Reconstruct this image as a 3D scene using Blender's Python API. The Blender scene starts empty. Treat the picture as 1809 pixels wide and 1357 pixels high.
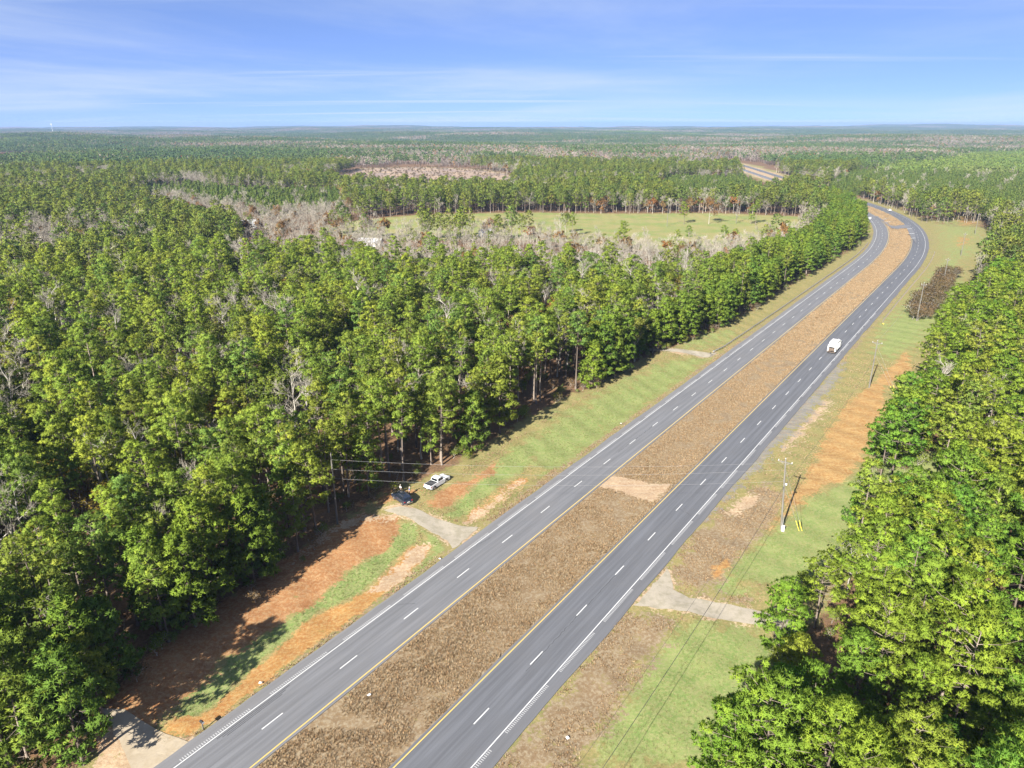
import bpy, bmesh, math, random
import numpy as np
from mathutils import Vector, Matrix

# ------------------------------------------------------------------ camera, sky, sun, exposure
SC = bpy.context.scene
FPX, HY, CAMH = 1250.0, 218.0, 67.6          # focal length in photo pixels, true horizon row, drone height
CX, CY = 904.5, 678.5
PITCH = math.atan((CY - HY) / FPX)
camd = bpy.data.cameras.new('camera'); cam = bpy.data.objects.new('camera', camd)
SC.collection.objects.link(cam); SC.camera = cam
camd.sensor_width = 36; camd.lens = FPX / 1809 * 36; camd.clip_start = 0.5; camd.clip_end = 40000
cam.location = (0, 0, CAMH); cam.rotation_euler = (math.pi / 2 - PITCH, 0, 0)

SUN_AZ, SUN_EL = math.radians(31.0), math.radians(30.0)   # shadows run towards SUN_AZ (from +Y to +X)
to_sun = Vector((-math.sin(SUN_AZ) * math.cos(SUN_EL), -math.cos(SUN_AZ) * math.cos(SUN_EL), math.sin(SUN_EL)))
sund = bpy.data.lights.new('sun', 'SUN'); sun = bpy.data.objects.new('sun', sund)
SC.collection.objects.link(sun)
sund.energy = 5.0; sund.angle = math.radians(0.5); sund.color = (1.0, 0.95, 0.86)
sun.rotation_euler = to_sun.to_track_quat('Z', 'Y').to_euler(); sun.location = (0, 0, 200)

W = bpy.data.worlds.new('World'); SC.world = W; W.use_nodes = True
nt = W.node_tree; N = nt.nodes; N.clear()
def wn(t, **k):
    n = N.new(t)
    for a, b in k.items(): setattr(n, a, b)
    return n
sky = wn('ShaderNodeTexSky', sky_type='NISHITA')
sky.sun_disc = False; sky.sun_elevation = SUN_EL; sky.sun_rotation = math.atan2(to_sun.x, to_sun.y)
sky.altitude = 1500; sky.air_density = 0.36; sky.dust_density = 0.2; sky.ozone_density = 8.0
# high thin cirrus: streaky noise on a plane high above, so it stays put for any viewpoint
tc = wn('ShaderNodeTexCoord'); sx = wn('ShaderNodeSeparateXYZ'); nt.links.new(tc.outputs['Generated'], sx.inputs[0])
mz = wn('ShaderNodeMath', operation='MAXIMUM'); nt.links.new(sx.outputs['Z'], mz.inputs[0]); mz.inputs[1].default_value = 0.0
az = wn('ShaderNodeMath', operation='ADD'); nt.links.new(mz.outputs[0], az.inputs[0]); az.inputs[1].default_value = 0.035
dx = wn('ShaderNodeMath', operation='DIVIDE'); nt.links.new(sx.outputs['X'], dx.inputs[0]); nt.links.new(az.outputs[0], dx.inputs[1])
dy = wn('ShaderNodeMath', operation='DIVIDE'); nt.links.new(sx.outputs['Y'], dy.inputs[0]); nt.links.new(az.outputs[0], dy.inputs[1])
cb = wn('ShaderNodeCombineXYZ'); nt.links.new(dx.outputs[0], cb.inputs[0]); nt.links.new(dy.outputs[0], cb.inputs[1])
def streaks(rot, scl, loc, scale, lo, hi, top, dist):
    mp = wn('ShaderNodeMapping'); mp.inputs['Rotation'].default_value = (0, 0, math.radians(rot)); mp.inputs['Scale'].default_value = (*scl, 1); mp.inputs['Location'].default_value = (*loc, 0)
    nt.links.new(cb.outputs[0], mp.inputs[0])
    nz = wn('ShaderNodeTexNoise'); nz.inputs['Scale'].default_value = scale; nz.inputs['Detail'].default_value = 9; nz.inputs['Roughness'].default_value = 0.6
    nz.inputs['Distortion'].default_value = dist; nt.links.new(mp.outputs[0], nz.inputs['Vector'])
    r = wn('ShaderNodeMapRange', interpolation_type='SMOOTHSTEP'); r.inputs['From Min'].default_value = lo; r.inputs['From Max'].default_value = hi; r.inputs['To Max'].default_value = top
    nt.links.new(nz.outputs['Fac'], r.inputs['Value']); return r.outputs[0]
c1 = streaks(-34, (0.10, 0.62), (3.3, 1.9), 0.55, 0.52, 0.80, 0.85, 0.7); c2 = streaks(-25, (0.14, 0.12), (5.61, 1.14), 0.7, 0.38, 0.72, 0.62, 0.5)
cr = wn('ShaderNodeMath', operation='MAXIMUM'); nt.links.new(c1, cr.inputs[0]); nt.links.new(c2, cr.inputs[1])
mixc = wn('ShaderNodeMixRGB'); mixc.inputs[2].default_value = (4.6, 5.2, 6.2, 1)
tn = wn('ShaderNodeMixRGB', blend_type='MULTIPLY'); tn.inputs[0].default_value = 1.0; tn.inputs[2].default_value = (1.68, 1.84, 2.50, 1)   # the photograph's cooler white balance
gm = wn('ShaderNodeGamma'); gm.inputs[1].default_value = 0.5; nt.links.new(sky.outputs[0], gm.inputs[0]); nt.links.new(gm.outputs[0], tn.inputs[1]); nt.links.new(cr.outputs[0], mixc.inputs[0]); nt.links.new(tn.outputs[0], mixc.inputs[1])
bg = wn('ShaderNodeBackground'); bg.inputs[1].default_value = 0.05
wo = wn('ShaderNodeOutputWorld'); nt.links.new(mixc.outputs[0], bg.inputs[0]); nt.links.new(bg.outputs[0], wo.inputs[0])

vs = SC.view_settings; vs.view_transform = 'Standard'; vs.look = 'None'; vs.exposure = 1.75; vs.gamma = 1.0; vs.use_curve_mapping = False
SC.cycles.use_denoising = True
SC.cycles.max_bounces = 4; SC.cycles.diffuse_bounces = 2; SC.cycles.glossy_bounces = 2
SC.cycles.transmission_bounces = 2; SC.cycles.transparent_max_bounces = 4; SC.cycles.volume_bounces = 0

# ------------------------------------------------------------------ photo pixel -> ground, and back
def U(px, py, z=0.0):
    x = (px - CX) / FPX; y = (CY - py) / FPX
    d = (x, math.cos(PITCH) + y * math.sin(PITCH), -math.sin(PITCH) + y * math.cos(PITCH))
    k = (CAMH - z) / -d[2]
    return (d[0] * k, d[1] * k)
def proj(x, y, z):
    z = z - CAMH
    zc = y * math.cos(PITCH) - z * math.sin(PITCH); yc = y * math.sin(PITCH) + z * math.cos(PITCH)
    zc = np.maximum(zc, 1e-3) if isinstance(zc, np.ndarray) else max(zc, 1e-3)
    return CX + FPX * x / zc, CY - FPX * yc / zc

RNG = np.random.default_rng(7)
random.seed(7)

# ------------------------------------------------------------------ centre line of the divided road
_ys = np.arange(-80, 1700, 1.0)
_hd = np.interp(_ys, [-80, 350, 384, 409, 440, 475, 500, 532, 575, 615, 660, 1250, 1400, 1700],
                [35.15, 35.15, 32.9, 30.6, 28.0, 25.0, 22.5, 19.2, 14.4, 10.4, 7.2, 7.2, -2, -40])
_hr = np.radians(_hd)
_xs = np.concatenate([[0], np.cumsum(np.tan((_hr[1:] + _hr[:-1]) / 2))])
_xs += -21.25 - np.interp(59.4, _ys, _xs)
_ss = np.concatenate([[0], np.cumsum(np.hypot(np.diff(_xs), 1.0))])
def lat(x, y):
    """station and lateral offset (right positive) from the road's centre line"""
    x = np.asarray(x, float); y = np.asarray(y, float); yy = y.copy()
    for _ in range(8):
        h = np.interp(yy, _ys, _hr); c = np.interp(yy, _ys, _xs)
        along = (x - c) * np.sin(h) + (y - yy) * np.cos(h)
        yy = np.clip(yy + along * np.cos(h), _ys[0], _ys[-1])
    h = np.interp(yy, _ys, _hr); c = np.interp(yy, _ys, _xs)
    u = (x - c) * np.cos(h) - (y - yy) * np.sin(h)
    u = u + np.where(yy >= _ys[-1] - 1, 500, 0) + np.where(yy <= _ys[0] + 1, 0, 0)
    return np.interp(yy, _ys, _ss), u
def on_road(s, u):
    y = np.interp(s, _ss, _ys); h = np.interp(s, _ss, _hr)
    return np.interp(s, _ss, _xs) + u * np.cos(h), y - u * np.sin(h), h

# ------------------------------------------------------------------ terrain
def sstep(a, b, x):
    t = np.clip((x - a) / (b - a), 0, 1); return t * t * (3 - 2 * t)
def hills(x, y):
    d = np.hypot(x, y)
    r = sstep(900, 3500, d)
    z = 13 * np.sin(x / 610 + 1.3) * np.sin(y / 640 + 0.4) + 9 * np.sin(x / 430 + y / 310 + 2.0) + 4 * np.sin(x / 170 - y / 230)
    z = z * r
    far = sstep(6500, 10500, d)
    z = z + far * (9 * np.sin(x / 1500 + 0.8 + y / 5200) + 8 * np.sin(x / 640 + y / 2400) + 6 * np.sin(x / 2900 - 0.5 - y / 1700)) 
    z = z + sstep(5000, 9000, d) * 11 * np.exp(-((x - 5600) / 2600) ** 2)
    z = z - sstep(1500, 4500, d) * 6
    return z
def gz(x, y):
    x = np.asarray(x, float); y = np.asarray(y, float)
    s, u = lat(x, y); a = np.abs(u)
    road = np.where(a < 6.0, -0.10 - 0.45 * np.exp(-(u / 2.6) ** 2), -0.10)
    out = -0.10 - 0.40 * np.exp(-((a - 19.5) / 2.0) ** 2) + np.where(u < 0, 0.9, 0.35) * sstep(21, 29, a)
    nz_ = 0.10 * np.sin(x / 3.1 + 1) * np.sin(y / 4.3) + 0.06 * np.sin(x / 1.3 + y / 1.7) + 0.5 * np.sin(x / 37) * np.sin(y / 51) * sstep(26, 60, a)
    z = np.where(a < 15.7, road, out + nz_ * sstep(16, 20, a))
    z = z * (1 - sstep(1350, 1600, y))
    return z + hills(x, y) * sstep(35, 250, a)

# ------------------------------------------------------------------ materials
def mat(name):
    m = bpy.data.materials.new(name); m.use_nodes = True; m.node_tree.nodes.clear(); return m
class NB:
    def __init__(s, m): s.m = m; s.t = m.node_tree
    def n(s, typ, ins=None, **k):
        nd = s.t.nodes.new(typ)
        for a, b in k.items(): setattr(nd, a, b)
        for a, b in (ins or {}).items():
            if hasattr(b, 'is_output') or isinstance(b, bpy.types.NodeSocket): s.t.links.new(b, nd.inputs[a])
            else: nd.inputs[a].default_value = b
        return nd
    def math(s, op, a, b=0.0, clamp=False): return s.n('ShaderNodeMath', {0: a, 1: b}, operation=op, use_clamp=clamp).outputs[0]
    def mix(s, f, a, b, bt='MIX'): return s.n('ShaderNodeMixRGB', {0: f, 1: a, 2: b}, blend_type=bt).outputs[0]
    def noise(s, scale, detail=3, vec=None, rough=0.55):
        i = {'Scale': scale, 'Detail': detail, 'Roughness': rough}
        if vec is not None: i['Vector'] = vec
        return s.n('ShaderNodeTexNoise', i).outputs['Fac']
    def rng(s, v, a, b, c=0.0, d=1.0, sm=True):
        return s.n('ShaderNodeMapRange', {'Value': v, 'From Min': a, 'From Max': b, 'To Min': c, 'To Max': d},
                   interpolation_type='SMOOTHSTEP' if sm else 'LINEAR').outputs[0]
    def attr(s, name): return s.n('ShaderNodeAttribute', attribute_name=name)
    def pos(s): return s.n('ShaderNodeNewGeometry').outputs['Position']
    def out(s, sh): s.t.links.new(sh, s.n('ShaderNodeOutputMaterial').inputs['Surface'])
def c4(c): return (c[0], c[1], c[2], 1)
def simple(name, col, rough=0.6, metal=0.0, var=0.12, scale=8.0, spec=0.4, coat=0.0):
    m = mat(name); b = NB(m)
    n = b.noise(scale, 4)
    col2 = tuple(max(0, v * (1 - var * 2)) for v in col)
    c = b.mix(b.rng(n, 0.35, 0.7), c4(col), c4(col2))
    p = b.n('ShaderNodeBsdfPrincipled', {'Base Color': c, 'Roughness': rough, 'Metallic': metal, 'Specular IOR Level': spec, 'Coat Weight': coat})
    b.out(p.outputs[0]); return m
def foliage(name, cols, trans=0.42, tintvar=0.55):
    """leaf colours picked per tree, shifted per clump"""
    m = mat(name); b = NB(m)
    oi = b.n('ShaderNodeObjectInfo').outputs['Random']
    ramp = b.n('ShaderNodeValToRGB', {0: oi}); e = ramp.color_ramp.elements
    e[0].color = c4(cols[0]); e[0].position = 0
    e[1].color = c4(cols[-1]); e[1].position = 1
    for k, c in enumerate(cols[1:-1]):
        el = e.new((k + 1) / (len(cols) - 1)); el.color = c4(c)
    t = b.attr('tint').outputs['Fac']
    v = b.math('MULTIPLY_ADD', t, tintvar); v.node.inputs[2].default_value = 1 - tintvar / 2
    col = b.mix(1.0, ramp.outputs[0], b.n('ShaderNodeCombineColor', {0: v, 1: v, 2: v}).outputs[0], 'MULTIPLY')
    col = b.mix(b.math('MULTIPLY', b.math('SUBTRACT', t, 0.62, True), 1.1), col, c4((cols[0][0] * 2.1, cols[0][1] * 1.35, cols[0][2] * 0.9)))
    d = b.n('ShaderNodeBsdfDiffuse', {'Color': col}); tr = b.n('ShaderNodeBsdfTranslucent', {'Color': col})
    mx = b.n('ShaderNodeMixShader', {0: trans, 1: d.outputs[0], 2: tr.outputs[0]})
    b.out(mx.outputs[0]); return m
def bark(name, a, c):
    m = mat(name); b = NB(m)
    n = b.noise(2.5, 5); r = b.n('ShaderNodeObjectInfo').outputs['Random']
    col = b.mix(b.rng(n, 0.35, 0.68), c4(a), c4(c))
    k = b.math('MULTIPLY_ADD', r, 0.5); k.node.inputs[2].default_value = 0.75
    col = b.mix(1.0, col, b.n('ShaderNodeCombineColor', {0: k, 1: k, 2: k}).outputs[0], 'MULTIPLY')
    b.out(b.n('ShaderNodeBsdfDiffuse', {'Color': col}).outputs[0]); return m

M = {}
M['needles'] = foliage('pine_needles', [(0.19, 0.272, 0.044), (0.275, 0.322, 0.046), (0.165, 0.24, 0.044), (0.24, 0.318, 0.046), (0.155, 0.255, 0.058), (0.255, 0.29, 0.048), (0.205, 0.3, 0.05), (0.225, 0.262, 0.044)])
M['needles_right'] = foliage('pine_needles_lush', [(0.1521, 0.2636, 0.0338), (0.2255, 0.2983, 0.038), (0.1198, 0.2498, 0.038), (0.2508, 0.2942, 0.0402)])
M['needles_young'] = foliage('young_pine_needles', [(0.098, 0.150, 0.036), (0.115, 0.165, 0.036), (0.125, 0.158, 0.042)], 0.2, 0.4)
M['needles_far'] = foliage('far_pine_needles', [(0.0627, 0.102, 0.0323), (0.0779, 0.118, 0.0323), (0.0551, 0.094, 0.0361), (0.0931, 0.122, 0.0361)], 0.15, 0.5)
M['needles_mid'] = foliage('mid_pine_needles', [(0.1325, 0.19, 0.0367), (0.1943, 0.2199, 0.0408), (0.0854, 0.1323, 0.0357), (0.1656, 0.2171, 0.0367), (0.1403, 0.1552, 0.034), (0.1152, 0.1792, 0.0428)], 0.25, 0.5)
M['needles_bushy'] = foliage('bushy_pine_needles', [(0.121, 0.1932, 0.0288), (0.1546, 0.2164, 0.0288), (0.1021, 0.1803, 0.0326), (0.1721, 0.2061, 0.0326)], 0.28, 0.5)
M['rust'] = foliage('rust_leaves', [(0.23, 0.138, 0.0468), (0.184, 0.138, 0.0624), (0.2576, 0.12, 0.0364), (0.2116, 0.174, 0.065)])
M['yellow'] = foliage('yellow_leaves', [(0.20, 0.17, 0.030), (0.15, 0.16, 0.030), (0.26, 0.17, 0.030), (0.13, 0.15, 0.035)])
M['olive'] = foliage('olive_leaves', [(0.1653, 0.2137, 0.0356), (0.1323, 0.1891, 0.0333), (0.2149, 0.2302, 0.0416)])
M['brownbush'] = foliage('brown_thicket', [(0.1725, 0.123, 0.06), (0.1275, 0.108, 0.051), (0.195, 0.132, 0.069)])
M['bark'] = bark('pine_bark', (0.20, 0.165, 0.135), (0.10, 0.08, 0.066))
M['greybark'] = bark('grey_bark', (0.35, 0.325, 0.285), (0.24, 0.22, 0.19))
M['twig_far'] = bark('far_twigs', (0.215, 0.178, 0.152), (0.16, 0.135, 0.118))
M['twig'] = bark('pale_twigs', (0.285, 0.258, 0.212), (0.20, 0.18, 0.145))

# ------------------------------------------------------------------ mesh helpers
def mesh_np(name, V, F, mats=(), midx=None, tint=None, smooth=False, nrm=None):
    """F: (n,3) or (n,4) int array"""
    V = np.asarray(V, np.float32); F = np.asarray(F, np.int32); k = F.shape[1]
    me = bpy.data.meshes.new(name)
    me.vertices.add(len(V)); me.vertices.foreach_set('co', V.ravel())
    me.loops.add(F.size); me.loops.foreach_set('vertex_index', F.ravel())
    me.polygons.add(len(F)); me.polygons.foreach_set('loop_start', np.arange(0, F.size, k, dtype=np.int32))
    me.polygons.foreach_set('loop_total', np.full(len(F), k, np.int32))
    for m in mats: me.materials.append(m)
    if midx is not None: me.polygons.foreach_set('material_index', np.asarray(midx, np.int32))
    me.polygons.foreach_set('use_smooth', np.full(len(F), smooth, bool))
    me.update(calc_edges=True)
    if nrm is not None: me.normals_split_custom_set_from_vertices(np.asarray(nrm, np.float32))
    if tint is not None:
        a = me.attributes.new('tint', 'FLOAT', 'POINT'); a.data.foreach_set('value', np.asarray(tint, np.float32))
    return me
def link(o, parent=None):
    SC.collection.objects.link(o)
    if parent is not None: o.parent = parent
    return o
def obj(name, me, parent=None, loc=(0, 0, 0), rz=0.0, scl=None):
    o = bpy.data.objects.new(name, me); link(o, parent); o.location = loc; o.rotation_euler = (0, 0, rz)
    if scl is not None: o.scale = (scl, scl, scl) if not hasattr(scl, '__len__') else scl
    return o
def thing(name, label, cat, loc=(0, 0, 0), rz=0.0, group=None, scl=None):
    o = obj(name, None, None, loc, rz, scl); return tag(o, label, cat, group)
def tag(o, label, cat, group=None):
    o['label'] = label; o['category'] = cat
    if group: o['group'] = group
    return o
def struct(name, me, label=None, cat=None):
    o = obj(name, me); o['kind'] = 'structure'
    if label: o['label'] = label; o['category'] = cat or name.replace('_', ' ')
    return o
def tubes(segs, sides=4):
    """segs: array rows (x0,y0,z0,r0,x1,y1,z1,r1) -> verts, tris"""
    S = np.asarray(segs, float).reshape(-1, 8); n = len(S)
    a = S[:, 0:3]; b = S[:, 4:7]; d = b - a; L = np.linalg.norm(d, axis=1, keepdims=True) + 1e-9; d = d / L
    ref = np.where(np.abs(d[:, 2:3]) > 0.9, np.array([[1.0, 0, 0]]), np.array([[0, 0, 1.0]]))
    p = np.cross(d, ref); p /= np.linalg.norm(p, axis=1, keepdims=True); q = np.cross(d, p)
    an = np.arange(sides) * 2 * np.pi / sides
    ring = np.cos(an)[None, :, None] * p[:, None, :] + np.sin(an)[None, :, None] * q[:, None, :]
    Va = a[:, None, :] + ring * S[:, 3][:, None, None]; Vb = b[:, None, :] + ring * S[:, 7][:, None, None]
    V = np.concatenate([Va, Vb], 1).reshape(-1, 3)
    base = (np.arange(n) * 2 * sides)[:, None]; i = np.arange(sides); j = (i + 1) % sides
    F = np.stack([np.stack([base + i, base + j, base + sides + j], -1), np.stack([base + i, base + sides + j, base + sides + i], -1)], 2).reshape(-1, 3)
    return V, F
def joinm(parts):
    Vs, Fs, o = [], [], 0
    for V, F in parts:
        Vs.append(V); Fs.append(F + o); o += len(V)
    return np.concatenate(Vs), np.concatenate(Fs)

# ------------------------------------------------------------------ ground sheet
def poly_w(P, X, Y, soft=1.2):
    """0..1 weight: inside polygon (world coords), soft edge"""
    P = np.asarray(P, float); w = np.zeros_like(X)
    pad = soft * 2
    k = (X > P[:, 0].min() - pad) & (X < P[:, 0].max() + pad) & (Y > P[:, 1].min() - pad) & (Y < P[:, 1].max() + pad)
    if not k.any(): return w
    x = X[k]; y = Y[k]; ins = np.zeros(len(x), bool); dm = np.full(len(x), 1e9)
    n = len(P)
    for i in range(n):
        a = P[i]; b = P[(i + 1) % n]
        c = ((a[1] > y) != (b[1] > y)) & (x < (b[0] - a[0]) * (y - a[1]) / (b[1] - a[1] + 1e-12) + a[0]); ins ^= c
        d = b - a; t = np.clip(((x - a[0]) * d[0] + (y - a[1]) * d[1]) / (d @ d + 1e-12), 0, 1)
        dm = np.minimum(dm, np.hypot(x - a[0] - t * d[0], y - a[1] - t * d[1]))
    w[k] = np.clip(0.5 + np.where(ins, dm, -dm) / (2 * soft), 0, 1)
    return w
def PX(*pts): return [U(*p) for p in pts]
def inpoly(P, x, y): return poly_w(P, np.asarray(x, float), np.asarray(y, float), 1e-3) > 0.5

ZONES = {
 'green': [
  (PX((309,1262),(328,1229),(384,1185),(402,1160),(483,1111),(560,1060),(616,1012),(680,973),(710,929),(738,929),(738,952),(691,993),(652,1032),(616,1054),(560,1080),(508,1123),(464,1160),(427,1191),(372,1247),(334,1262)), 0.6, 1.0),
  (PX((738,935),(775,945),(793,965),(760,1000),(700,1050),(640,1090),(640,1080),(712,1025),(762,962)), 0.6, 0.75),
  (PX((790,912),(800,895),(830,868),(880,820),(915,795),(955,775),(965,788),(930,825),(890,850),(850,880),(815,915)), 0.9, 1.0),
  (PX((900,800),(1000,735),(1080,690),(1180,640),(1262,626),(1200,680),(1100,755),(1010,825),(960,840),(940,815)), 3.0, 0.85),
  (PX((1200,625),(1262,610),(1300,590),(1290,580),(1200,605)), 3.0, 0.7),
  (PX((1391,915),(1431,882),(1500,850),(1560,800),(1700,800),(1640,980),(1440,1030),(1330,1030),(1300,1050),(1250,1040),(1300,985),(1350,945)), 1.8, 0.95),
  (PX((1190,1105),(1300,1105),(1400,1150),(1300,1357),(1100,1357),(1050,1320),(1130,1200)), 2.0, 1.0),
  (PX((1560,570),(1600,530),(1660,470),(1690,440),(1700,520),(1640,600),(1580,640),(1540,620)), 4.0, 0.9),
  (PX((1650,380),(1740,380),(1740,450),(1680,470),(1655,440)), 5.0, 0.6)],
 'dry': [
  (PX((1175,1005),(1240,930),(1300,880),(1350,850),(1385,870),(1370,925),(1310,985),(1260,1045),(1200,1040)), 1.5, 0.9),
  (PX((1105,1075),(1170,1080),(1195,1105),(1090,1260),(1010,1380),(860,1380),(1000,1200)), 1.5, 0.8),
  (PX((1180,1040),(1260,1050),(1320,1060),(1320,1075),(1260,1062),(1200,1050)), 1.0, 0.8),
  (PX((330,1310),(380,1275),(440,1228),(500,1183),(560,1136),(640,1080),(700,1040),(715,1045),(640,1100),(520,1195),(400,1290),(345,1312)), 0.8, 0.7),
  (PX((780,920),(830,925),(850,930),(900,890),(980,825),(990,835),(905,905),(850,938),(800,935)), 0.8, 0.8)],
 'red': [
  (PX((150,1330),(230,1200),(330,1110),(480,1010),(590,935),(640,910),(705,918),(708,935),(680,973),(616,1012),(560,1062),(483,1113),(400,1163),(380,1190),(320,1235),(300,1262),(230,1300)), 1.0, 1.0),
  (PX((742,893),(760,883),(800,862),(835,846),(880,820),(870,840),(820,880),(785,904),(750,902)), 1.2, 0.85),
  (PX((560,930),(640,870),(700,860),(760,862),(720,910),(690,905),(640,910)), 2.0, 0.5)],
 'orange': [
  (PX((285,1282),(300,1266),(345,1262),(380,1245),(430,1193),(470,1160),(510,1125),(560,1082),(616,1056),(652,1034),(691,996),(725,962),(762,960),(750,985),(712,1022),(680,1048),(640,1078),(600,1107),(560,1133),(500,1180),(440,1225),(400,1255),(372,1275),(330,1297),(290,1294)), 0.6, 1.0),
  (PX((1260,1000),(1285,990),(1292,1003),(1262,1022)), 0.8, 0.8),
  (PX((1690,420),(1715,415),(1712,432),(1690,440)), 3, 0.8), (PX((1690,385),(1720,380),(1722,398),(1700,402)), 4, 0.8),
  (PX((810,918),(850,886),(890,857),(935,832),(945,832),(930,850),(890,880),(850,912),(830,922)), 0.8, 0.7)],
 'pale': [
  (PX((640,1042),(691,998),(725,964),(762,960),(750,985),(712,1022),(680,1048)), 1.0, 0.85),
  (PX((560,950),(640,912),(700,908),(706,922),(640,930),(590,955),(520,1000)), 1.0, 0.7),
  (PX((815,920),(850,892),(890,862),(925,845),(920,855),(885,882),(850,912),(830,922)), 0.8, 0.7),
  (PX((150,1357),(200,1290),(250,1285),(300,1312),(345,1310),(280,1400),(150,1420)), 1.0, 0.9),
  (PX((660,905),(700,895),(740,902),(790,922),(860,930),(800,975),(770,945),(700,918)), 1.0, 0.8),
  (PX((1285,895),(1310,868),(1342,870),(1335,890),(1300,910),(1285,908)), 1.0, 0.8),
  (PX((1448,703),(1471,703),(1464,723),(1415,772),(1381,799),(1365,800),(1400,760)), 1.6, 0.8),
  (PX((1048,853),(1075,838),(1120,845),(1185,855),(1170,876),(1150,887),(1100,866),(1050,860)), 0.8, 1.0),
  (PX((1110,1070),(1185,1000),(1200,1045),(1330,1078),(1330,1112),(1215,1085),(1150,1075)), 0.9, 0.8),
  (PX((1180,622),(1265,620),(1265,630),(1180,629)), 1.5, 0.8),
  (PX((1180,830),(1210,800),(1240,790),(1210,825)), 1.2, 0.5)],
 'tan': [
  (PX((1600,620),(1612,650),(1562,690),(1562,728),(1532,806),(1498,846),(1431,876),(1395,910),(1358,940),(1378,908),(1411,855),(1441,812),(1464,759),(1498,710),(1531,686),(1580,643)), 1.2, 1.0)],
 'gravel': [
  (PX((1195,935),(1260,860),(1340,790),(1400,720),(1440,690),(1470,650),(1492,638),(1485,668),(1430,735),(1360,805),(1290,875),(1235,925)), 1.4, 0.85)],
 'pasture': [
  (PX((560,404),(640,391),(740,383),(950,377),(1100,379),(1260,380),(1430,386),(1430,400),(1400,425),(1300,442),(1180,447),(1060,440),(980,430),(900,424),(800,424),(700,424),(610,420)), 6.0, 1.0),
  (PX((-60,269),(60,269),(106,271),(70,279),(-60,286)), 12.0, 1.0)],
 'clear': [
  (PX((575,316),(640,298),(740,296),(850,301),(910,310),(915,330),(890,345),(800,350),(690,348),(600,340)), 10.0, 1.0)],
}
def make_ground():
    def axis(lo0, lo, hi, hi0, step, g):
        c = list(np.arange(lo, hi + step / 2, step)); d = step; v = hi
        while v < hi0: d *= g; v += d; c.append(v)
        d = step; v = lo; pre = []
        while v > lo0: d *= g; v -= d; pre.append(v)
        return np.array(pre[::-1] + c)
    xs = axis(-14000, -85, 150, 14000, 0.55, 1.06); ys = axis(-600, 30, 215, 14200, 0.55, 1.03)
    X, Y = np.meshgrid(xs, ys); nx, ny = len(xs), len(ys)
    x = X.ravel(); y = Y.ravel(); z = gz(x, y)
    idx = np.arange(nx * ny).reshape(ny, nx)
    F = np.stack([idx[:-1, :-1], idx[:-1, 1:], idx[1:, 1:], idx[1:, :-1]], -1).reshape(-1, 4)
    me = mesh_np('ground', np.stack([x, y, z], 1), F, [M['ground']], smooth=True)
    s, u = lat(x, y); a_ = np.abs(u)
    A = {}
    for nm, L in ZONES.items():
        w = np.zeros_like(x)
        for P, soft, k in L: w = np.maximum(w, poly_w(P, x, y, soft * 1.5) * k)
        A[nm] = w
    med = np.where(a_ < 6.4, 1.0, 0.0) * np.where(y < 1500, 1, 0)
    A['dry'] = np.maximum(A['dry'], med * 0.95)
    edge = np.exp(-((a_ - 16.2) / 1.2) ** 2) * np.where(y < 1500, 1, 0)
    A['dry'] = np.maximum(A['dry'], 0.55 * edge)
    A['floor'] = forest_floor(x, y)
    far_cut = np.where((y > 820) & (y < 1500), np.clip((27 - a_) / 6, 0, 1), 0); A['pale'] = np.maximum(A['pale'], far_cut * 0.75); A['floor'] *= 1 - far_cut
    for nm, w in A.items():
        at = me.attributes.new(nm, 'FLOAT', 'POINT'); at.data.foreach_set('value', w.astype(np.float32))
    return struct('ground', me, 'grass, red dirt and forest floor spreading out to the horizon', 'ground')
LEFT_BASE = [(-150,1900),(-60,1600),(60,1440),(150,1330),(205,1262),(260,1195),(360,1105),(480,1022),(560,962),(598,932),(690,868),(760,846),(830,812),(880,775),(930,742),(1000,705),(1050,688),(1100,655),(1160,626),(1205,612),(1270,583),(1330,548),(1400,503),(1460,467),(1505,440),(1526,420),(1530,398),(1512,382),(1485,370)]
RIGHT_EDGE = [(1150,1560),(1225,1370),(1290,1240),(1322,1120),(1400,1030),(1470,965),(1482,885),(1520,805),(1545,745),(1605,690),(1622,620),(1655,575),(1705,505),(1737,445),(1745,400)]
def right_line():
    P = []
    for p in RIGHT_EDGE:
        x, y = U(p[0], p[1], 7.0)
        h = math.radians(33); P.append((x + 2.9 * math.cos(h), y - 2.9 * math.sin(h)))
    return P
LB = [U(*p) for p in LEFT_BASE]; RB = right_line()
LEFT_POLY = [(-900, -300)] + [(-70, -60)] + LB + [U(1500, 362), U(1440, 372), U(1430, 386), (-900, 700)]
RIGHT_POLY = [(900, -300), (20, -60)] + RB + [U(1735, 384), U(1690, 377), U(1640, 387), U(1600, 371), U(1560, 356), U(1520, 349), (380, 900), (900, 1000)]
def forest_floor(x, y):
    s, u = lat(x, y)
    w = np.maximum(poly_w(LEFT_POLY, x, y, 2.0), poly_w(RIGHT_POLY, x, y, 2.0))
    w = np.maximum(w, np.where((y > 500) & ((np.abs(u) > 32)), 1.0, 0.0))
    for nm in ('pasture', 'clear'):
        for P, soft, k in ZONES[nm]: w = np.minimum(w, 1 - poly_w(P, x, y, soft))
    return w

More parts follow.
